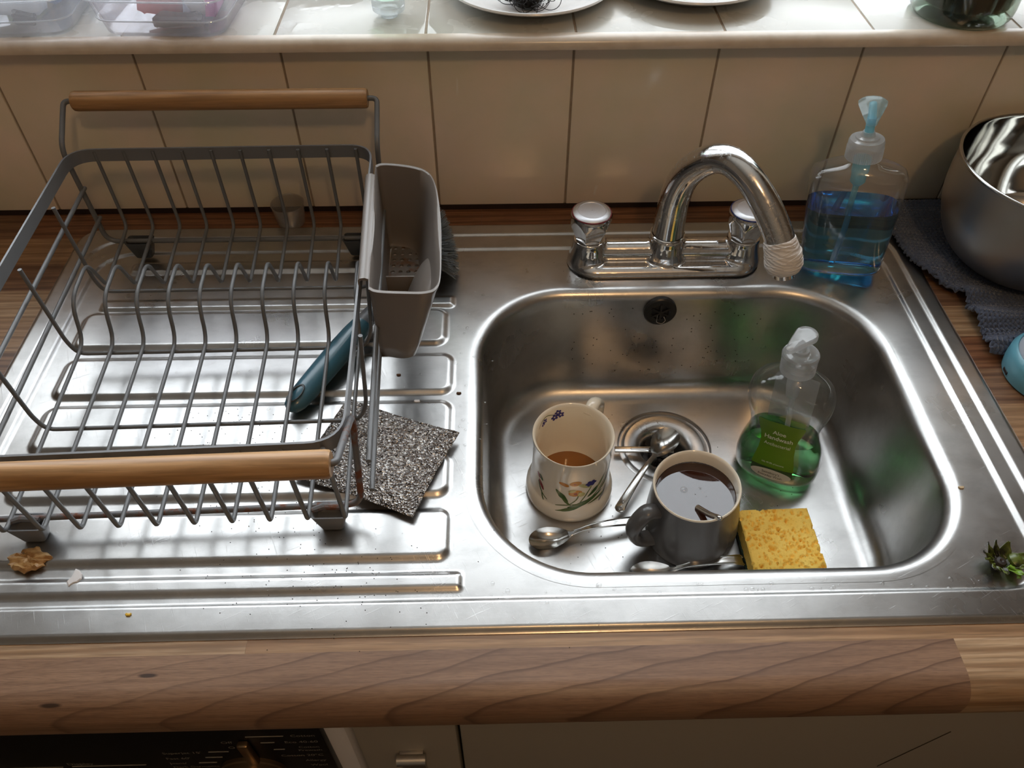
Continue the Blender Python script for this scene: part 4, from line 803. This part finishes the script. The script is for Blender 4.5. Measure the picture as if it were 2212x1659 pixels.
# ------------------------------------------------------------------ scraps on the sink
def leafmesh(L_, W_, curl, tip=1.0):
    return grid(9, 13, lambda u, v: ((u - .5) * 2 * W_ * math.sin(PI * min(.98, .08 + v * .92)) ** .7 * (1 - .35 * v), v * L_, curl * v * v * L_ + .0016 * abs(u - .5) * 2 * math.sin(PI * v) + .0008 * math.sin(v * 9 + u * 4)))
st = thing('strawberry_top', 'wilted green strawberry top with dark leaves on the front corner of the sink', 'strawberry top', (.3125, -.4895, .0010))
for i, (x_, y_, L_, W_, c_, rz, m_) in enumerate(((-.0015, .003, .0130, .0034, .75, 40, 'hull'), (.001, .004, .0120, .0028, .8, 12, 'hull'), (.0045, .003, .0115, .0052, .9, -22, 'hull'), (-.003, .0015, .0125, .0026, .55, 68, 'hull'), (-.003, -.0005, .0120, .0030, .5, 88, 'hull'), (-.002, -.003, .0120, .0048, .5, 128, 'hull'), (.001, -.004, .0105, .0036, .45, 165, 'hull'), (.0055, -.0035, .0125, .0045, .3, 205, 'hull_bright'), (.0085, .0, .0120, .0050, .6, -78, 'hull'), (.007, -.002, .011, .0040, .35, 235, 'hull'))):
    o = mk('leaf', *xf(leafmesh(L_, W_, c_), loc=(x_, y_, .0026), rot=(math.radians(10), 0, math.radians(rz))), M[m_], st, angle=0); s_ = o.modifiers.new('t', 'SOLIDIFY'); s_.thickness = .0006
mk('fruit_core', *xf(lathe([(.0003, -.001), (.0040, .0002), (.0048, .0022), (.0036, .0042), (.0016, .0046), (.0003, .0036)], 18), loc=(.001, .0, .0012)), M['hull_dark'], st)
mk('fruit_piece', *xf(lathe([(.0003, 0), (.0062, .0012), (.0072, .0042), (.0045, .0076), (.0003, .0086)], 16), loc=(.0120, .0005, .001), rot=(0, .4, 0)), M['hull'], st)
mk('stalk', *tube([(.006, -.004, .004), (.0105, -.009, .005), (.0095, -.0145, .003)], [.0016, .0013, .0018], 10), M['hull_bright'], st)
t = np.linspace(0, 2 * PI, 40, endpoint=False); ol = np.column_stack([.0165 * np.cos(t) * (1 + .10 * np.sin(5 * t) + .08 * np.sin(9 * t + 1)), .0100 * np.sin(t) * (1 + .12 * np.cos(4 * t) + .08 * np.sin(11 * t))])
Rr = [np.column_stack([ol * s, np.array([z_ + .0013 * math.sin(12 * p[1] / .01 * s + p[0] * 300) * (s > .1) for p in ol])]) for s, z_ in ((1, .0010), (.98, .0026), (.8, .0036), (.6, .0034), (.4, .0042), (.2, .0036), (.02, .0038))]
pe = mk('vegetable_peel', *rings([r + [0, 0, .0012] for r in Rr], True, True, True), M['peel'], angle=50); pe.location = (-.4590, -.4695, .0008); tag(pe, 'curled browned scrap of peel on the drainer in front of the rack', 'food scrap')
ps = mk('shell_scrap', *blob([(-.0035, -.0085), (-.0062, -.0045), (-.0040, -.0005), (-.0030, .0070), (.0005, .0055), (.0040, .0020), (.0045, -.0020), (.0020, -.0050), (-.0010, -.0060)], .0012, .0014), M['paper'], angle=20); ps.location = (-.4165, -.4850, .0010); tag(ps, 'small white jagged shell fragment on the drainer by the browned peel', 'food scrap')
for (nm, lb, m_, x_, y_, s_) in (('crumb', 'brown crumb on the drainer below the utensil holder', 'crumb', -.1795, -.2745, .0022), ('crumb', 'dark brown crumb on the rim between drainer and bowl', 'crumb', -.1210, -.2965, .0024), ('shell_scrap', 'tiny white triangular shell fragment beside the scouring pad', 'paper', -.1600, -.3075, .0030), ('seed', 'single pale seed stuck on the right rim of the sink', 'seed', .3140, -.4150, .0026), ('crumb', 'yellow crumb at the front edge of the drainer', 'petal_yellow', -.3655, -.5190, .0024)):
    o = mk(nm, *blob(np.column_stack([s_ * np.cos(t[::5]) * (1 + .3 * np.sin(3 * t[::5])), s_ * .7 * np.sin(t[::5]) * (1 + .3 * np.cos(2 * t[::5]))]), 0, s_ * .5), M[m_], angle=25); o.location = (x_, y_, float(deck_z(np.array(x_), np.array(y_))) + .0001); tag(o, lb, 'food scrap')
# specks and drops nobody could count
sk = []; dr = []
def on_deck(x, y): return float(deck_z(np.array(float(x)), np.array(float(y))))
for cx_, cy_, n_, sp_ in ((-.33, -.335, 60, .03), (-.29, -.375, 90, .03), (-.24, -.47, 50, .04), (-.20, -.50, 60, .05), (-.27, -.43, 40, .03), (.02, -.12, 14, .02)):
    for i in range(n_):
        x_, y_ = random.gauss(cx_, sp_), random.gauss(cy_, sp_ * .5); sk.append(xf(lathe([(.0003, 0), (.00045, .0002), (.0001, .0005)], 5), loc=(x_, y_, on_deck(x_, y_)), s=(1,) * 3))
for i in range(130):   # on the bowl floor
    x_, y_ = random.uniform(-.05, .26), random.uniform(-.44, -.20)
    if math.hypot(x_ - DC[0], y_ - DC[1]) > .06: sk.append(xf(lathe([(.0004, 0), (.0006, .0002), (.0001, .0005)], 5), loc=(x_, y_, FZ - .0012)))
for i in range(150):   # on the back wall of the bowl
    z_ = random.uniform(-.122, -.02); f_ = (-.0118 - z_) / .114; x_ = random.uniform(.0, .21); y_ = BC[1] + BH[1] - .0101 - .0040 * f_
    (sk if i % 2 else dr).append(xf(lathe([(.0005, -.0002), (.0007, .0001), (.0001, .0005)], 6), loc=(x_, y_, z_), rot=(math.radians(84), 0, 0)))
tag(mk('dark_specks', *join(*sk), M['speck'], angle=0), 'scattered dark specks of dirt over the sink', 'specks', kind='stuff')
for i in range(120):
    x_, y_ = random.choice([(random.gauss(-.115, .012), random.uniform(-.42, -.15)), (random.uniform(-.5, -.15), random.uniform(-.51, -.2)), (random.uniform(-.1, .3), -.505 + random.gauss(0, .004))]); r_ = random.uniform(.0008, .0022)
    dr.append(xf(lathe([(r_, 0), (r_ * .8, r_ * .22), (r_ * .4, r_ * .34), (.0001, r_ * .36)], 10), loc=(x_, y_, on_deck(x_, y_) + .0003), s=(1, random.uniform(.7, 1.4), 1)))
tag(mk('water_drops', *join(*dr), M['water'], angle=0), 'small clear water drops scattered over the steel', 'water drops', kind='stuff')

# ================================================================== ON THE SILL
def plate(loc, R_, label):
    p = thing('plate', label, 'plate', loc); k_ = R_ / .09
    mk('plate_dish', *lathe([(.0005, .0025), (.048 * k_, .0025), (.052 * k_, .0), (.055 * k_, .0), (.058 * k_, .003), (.080 * k_, .0125), (.0885 * k_, .0155), (.0900 * k_, .0170), (.0890 * k_, .0185), (.0870 * k_, .0182), (.076 * k_, .0140), (.060 * k_, .0075), (.052 * k_, .0060), (.0005, .0058)], 72), M['white_glaze'], p, angle=60)
    return p
plate((-.0430, .0795, SILL), .0900, 'white plate on the tiled sill holding a black wire scourer')
plate((.1330, .1020, SILL), .0900, 'empty white plate on the tiled sill beside the dark jar')
sb = thing('wire_scourer', 'round black wire wool scourer lying on the white plate', 'scourer', (-.0475, .0400, SILL + .0230))
cv = []
for i in range(150):
    n1 = Vector((random.gauss(0, 1), random.gauss(0, 1), random.gauss(0, 1))).normalized(); n2 = n1.orthogonal().normalized(); n3 = n1.cross(n2); r_ = random.uniform(.6, 1.0); c_ = Vector((random.gauss(0, .4), random.gauss(0, .4), random.gauss(0, .2))) * .02
    a0_ = random.uniform(0, 6.28); R3 = .012 * r_
    cv.append(tube([Vector(((c_ + (n2 * math.cos(a) + n3 * math.sin(a)) * R3 + n1 * a * .0007).x * 1.25, (c_ + (n2 * math.cos(a) + n3 * math.sin(a)) * R3).y * 1.25, max(-.0155, (c_ + (n2 * math.cos(a) + n3 * math.sin(a)) * R3).z))) for a in np.linspace(a0_, a0_ + 5.0, 22)], .00042, 4, False))
tag(mk('wire_tangle', *join(*cv), M['scrub_black'], sb, angle=0), kind='stuff')
mk('wire_core', *xf(lathe([(.0005, -.0148), (.014, -.0140), (.021, -.004), (.020, .006), (.011, .013), (.0005, .0145)], 24)), M['scrub_black'], sb)
jr = thing('glass_jar', 'thick glass jar packed with dark contents at the end of the sill', 'jar', (.4010, .0300, SILL))
mk('jar_wall', *lathe([(.0005, .003), (.034, .003), (.040, .0), (.046, .001), (.0500, .006), (.0510, .014), (.0510, .120), (.046, .120), (.0465, .020), (.044, .014), (.0005, .012)], 64), M['dark_glass'], jr)
mk('jar_contents', *lathe([(.0005, .0135), (.0435, .0150), (.0458, .022), (.0455, .105), (.0005, .107)], 40), M['dark_content'], jr)
ub = thing('upturned_bottle', 'small pale glass bottle standing upside down on its ribbed cap', 'bottle', (-.1890, .0330, SILL))
mk('bottle_glass', *lathe([(.0100, .0200), (.0145, .0225), (.0215, .030), (.0225, .036), (.0225, .085), (.0205, .09), (.0005, .092)], 40), M['green_glass'], ub)
mk('bottle_cap', *lathe([(.0005, .0005), (.0085, .0005), (.0090, .004), (.0088, .006), (.0150, .0062), (.0165, .0075), (.0168, .0120), (.0160, .0130), (.0168, .0140), (.0168, .0195), (.0155, .0205), (.0005, .0205)], 40), M['frosted'], ub, angle=30)
def tub(loc, rz, label, items):
    p = thing('storage_tub', label, 'tub', loc, (0, 0, rz)); hx, hy = .0600, .0850
    Rr = [rrect(hx - .004, hy - .004, .016, 8, .0006), rrect(hx, hy, .018, 8, .004), rrect(hx + .003, hy + .003, .020, 8, .018), rrect(hx + .0045, hy + .0045, .020, 8, .0185), rrect(hx + .0075, hy + .0075, .021, 8, .038), rrect(hx + .0090, hy + .0090, .021, 8, .0385), rrect(hx + .013, hy + .013, .022, 8, .058), rrect(hx + .017, hy + .017, .023, 8, .059), rrect(hx + .017, hy + .017, .023, 8, .063), rrect(hx + .011, hy + .011, .022, 8, .063), rrect(hx - .002, hy - .002, .017, 8, .005), rrect(.01, .01, .005, 8, .0025)]
    mk('tub_wall', *rings(Rr, True, True, True), M['tub'], p, angle=60)
    for z_, o_ in ((.0185, .0048), (.0385, .0093), (.061, .0172)):
        mk('moulded_ridge', *tube([tuple(q) for q in rrect(hx + o_, hy + o_, .020, 8, z_)], .0008, 6, False, True), M['frosted'], p)
    for (m_, x_, y_, z_, sx_, sy_, sz_, r1, r2, r3, nm, lb) in items:
        v_, f_ = box(-1, 1, -1, 1, -1, 1, .35, 3); v_ = v_ * np.array([sx_, sy_, sz_]) + rng.normal(0, .0012, v_.shape); v_, f_ = xf((v_, f_), rot=(r1, r2, r3))
        v_[:, 2] -= v_[:, 2].min(); zf_ = .0066
        o = mk(nm, v_, f_, M[m_], angle=50); Mx = Matrix.Translation(loc) @ Matrix.Rotation(rz, 4, 'Z') @ Matrix.Translation((x_, y_, zf_ + z_)); o.matrix_world = Mx; tag(o, lb, 'packet')
tub((-.5640, .0700, SILL), math.radians(4), 'translucent plastic tub of pale blue packets at the end of the sill', (
    ('bag_pale', -.012, -.030, 0, .040, .030, .016, .2, .1, .2, 'packet', 'pale blue packet in the tub with the dark clip'), ('bag_blue', .026, .010, .0, .016, .040, .024, .1, .4, .1, 'packet', 'blue packet standing at the side of the sill tub'), ('bag_green', -.020, .040, .0, .028, .020, .022, .3, .1, -.3, 'packet', 'lime green packet at the back of the sill tub'), ('bag_dark', .016, -.068, 0, .010, .006, .004, 0, .3, .2, 'clip', 'small dark clip at the bottom of the sill tub')))
tub((-.4020, .0690, SILL), math.radians(-3), 'translucent plastic tub holding red and pink packets on the sill', (
    ('bag_red', -.008, -.040, 0, .020, .024, .022, .3, .2, .3, 'packet', 'crinkled red packet in the sill tub'), ('bag_pink', .044, -.036, 0, .006, .022, .024, 0, .25, .1, 'packet', 'pink packet pressed against the side of the sill tub'), ('bag_white', .020, -.038, 0, .010, .026, .022, .2, -.4, .3, 'packet', 'white packet between the red and pink packets'), ('bag_grey', .014, -.070, 0, .024, .008, .004, 0, 0, .05, 'packet', 'grey strip lying on the bottom of the sill tub'), ('bag_blue', .010, .030, 0, .030, .020, .026, .1, .1, .5, 'packet', 'blue packet behind the red one in the sill tub')))

# ================================================================== BELOW THE WORKTOP
wm = thing('washing_machine', 'washing machine with black control panel and bronze dial under the worktop', 'washing machine', (-.51, -.32, ZF))
YP = -.573
mk('machine_body', *box(-.805, -.2105, YP, -.03, ZF, -.050, .006), M['machine_white'], wm, world=True)
pn = mk('control_panel', *box(-.800, -.2275, YP - .0060, YP + .002, -.205, -.066, .002), M['panel'], wm, world=True)
def txt(s, sz, x, z, al='LEFT'): lettering('lettering', s, sz * .88, M['print'], wm, Matrix.Translation((x - wm.location.x, YP - .0064 - wm.location.y, z - wm.location.z)) @ Matrix.Rotation(PI / 2, 4, 'X'), al)
DKX, DKZ = -.2985, -.163
for s_, sz, x, z, al in (('Off', .0080, -.3105, -.1010, 'LEFT'), ('O', .0080, -.3075, -.1130, 'LEFT'), ("Superjet 15'", .0075, -.3640, -.1230, 'LEFT'), ("Fast 60'", .0075, -.3650, -.1360, 'LEFT'), ('Jeans/', .0070, -.3655, -.1480, 'LEFT'), ('Dark Garments', .0070, -.3655, -.1575, 'LEFT'), ('Mix', .0075, -.3655, -.1700, 'LEFT'),
                         ('Display', .0085, -.4500, -.1440, 'LEFT'), ('Cotton', .0075, -.2330, -.0890, 'RIGHT'), ('Eco 40-60', .0075, -.2330, -.1030, 'RIGHT'), ('Cotton', .0065, -.2340, -.1150, 'RIGHT'), ('Prewash', .0065, -.2330, -.1225, 'RIGHT'), ('Cotton 20\u00b0C', .0075, -.2340, -.1350, 'RIGHT'), ('Allergy', .0070, -.2340, -.1480, 'RIGHT'), ('Wool', .0070, -.2345, -.1600, 'RIGHT')): txt(s_, sz, x, z, al)
def ln(x0, x1, z0, z1=None): 
    z1 = z0 if z1 is None else z1; mk('printed_line', *tube([(x0, YP - .0063, z0), (x1, YP - .0063, z1)], .0004, 5), M['print'], wm, world=True)
for l_ in ((-.326, -.3095, -.1200), (-.332, -.3180, -.1330), (-.341, -.326, -.1460), (-.4480, -.3860, -.1480), (-.512, -.4560, -.1490), (-.2880, -.2580, -.0870), (-.2790, -.2680, -.1010), (-.272, -.263, -.1175)): ln(*l_)
dk = mk('dial', *xf(lathe([(.0270, 0), (.0270, .0030), (.0255, .0040), (.0250, .0220), (.0245, .0240)], 56), loc=(DKX, YP - .006, DKZ), rot=(PI / 2, 0, 0)), M['bronze'], wm, world=True)
dl = lambda v: (np.asarray(v[0]) - np.array(wm.location), v[1])
mk('red_band', *dl(xf(lathe([(.0247, .0236), (.0256, .0240), (.0256, .0258), (.0248, .0262)], 56), loc=(DKX, YP - .006, DKZ), rot=(PI / 2, 0, 0))), M['red_band'], dk)
mk('silver_band', *dl(xf(lathe([(.0250, .0260), (.0250, .0285), (.0232, .0296), (.0228, .0290)], 56), loc=(DKX, YP - .006, DKZ), rot=(PI / 2, 0, 0))), M['silver_band'], dk)
mk('dial_face', *dl(xf(lathe([(.0230, .0290), (.0005, .0292)], 56), loc=(DKX, YP - .006, DKZ), rot=(PI / 2, 0, 0))), M['dark_plastic'], dk)
mk('dial_pointer', *dl(box(DKX + .0020, DKX + .0112, YP - .012, YP - .006, DKZ + .024, DKZ + .068, .002)), M['bronze'], dk)
def cabinet(x0, x1, label, handle_x=None):
    c = thing('kitchen_cabinet', label, 'cabinet', ((x0 + x1) / 2, -.30, ZF))
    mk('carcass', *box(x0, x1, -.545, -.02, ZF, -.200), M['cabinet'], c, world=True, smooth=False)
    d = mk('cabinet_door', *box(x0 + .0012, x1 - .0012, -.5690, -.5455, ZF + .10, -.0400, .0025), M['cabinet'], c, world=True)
    if handle_x is not None:
        h = join(tube([(handle_x - .0125 - c.location.x, -.576 - c.location.y, -.163 - c.location.z), (handle_x + .0125 - c.location.x, -.576 - c.location.y, -.163 - c.location.z)], .0050, 16), xf(box(-.0105, .0105, -.5735, -.568, -.22, -.160, .001), loc=(handle_x - c.location.x, -c.location.y, -c.location.z)))
        mk('door_handle', *h, M['bowl_out'], d)
    return c, d
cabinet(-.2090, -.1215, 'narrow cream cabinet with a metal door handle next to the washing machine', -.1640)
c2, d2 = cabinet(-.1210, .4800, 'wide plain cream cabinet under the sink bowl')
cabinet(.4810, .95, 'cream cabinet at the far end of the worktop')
mk('door_line', *tube([(.2700 - c2.location.x, -.5692 - c2.location.y, -.235 - c2.location.z), (.3030 - c2.location.x, -.5692 - c2.location.y, -.1440 - c2.location.z)], .0005, 5), M['line'], d2)  # thin dark line slanting across the door
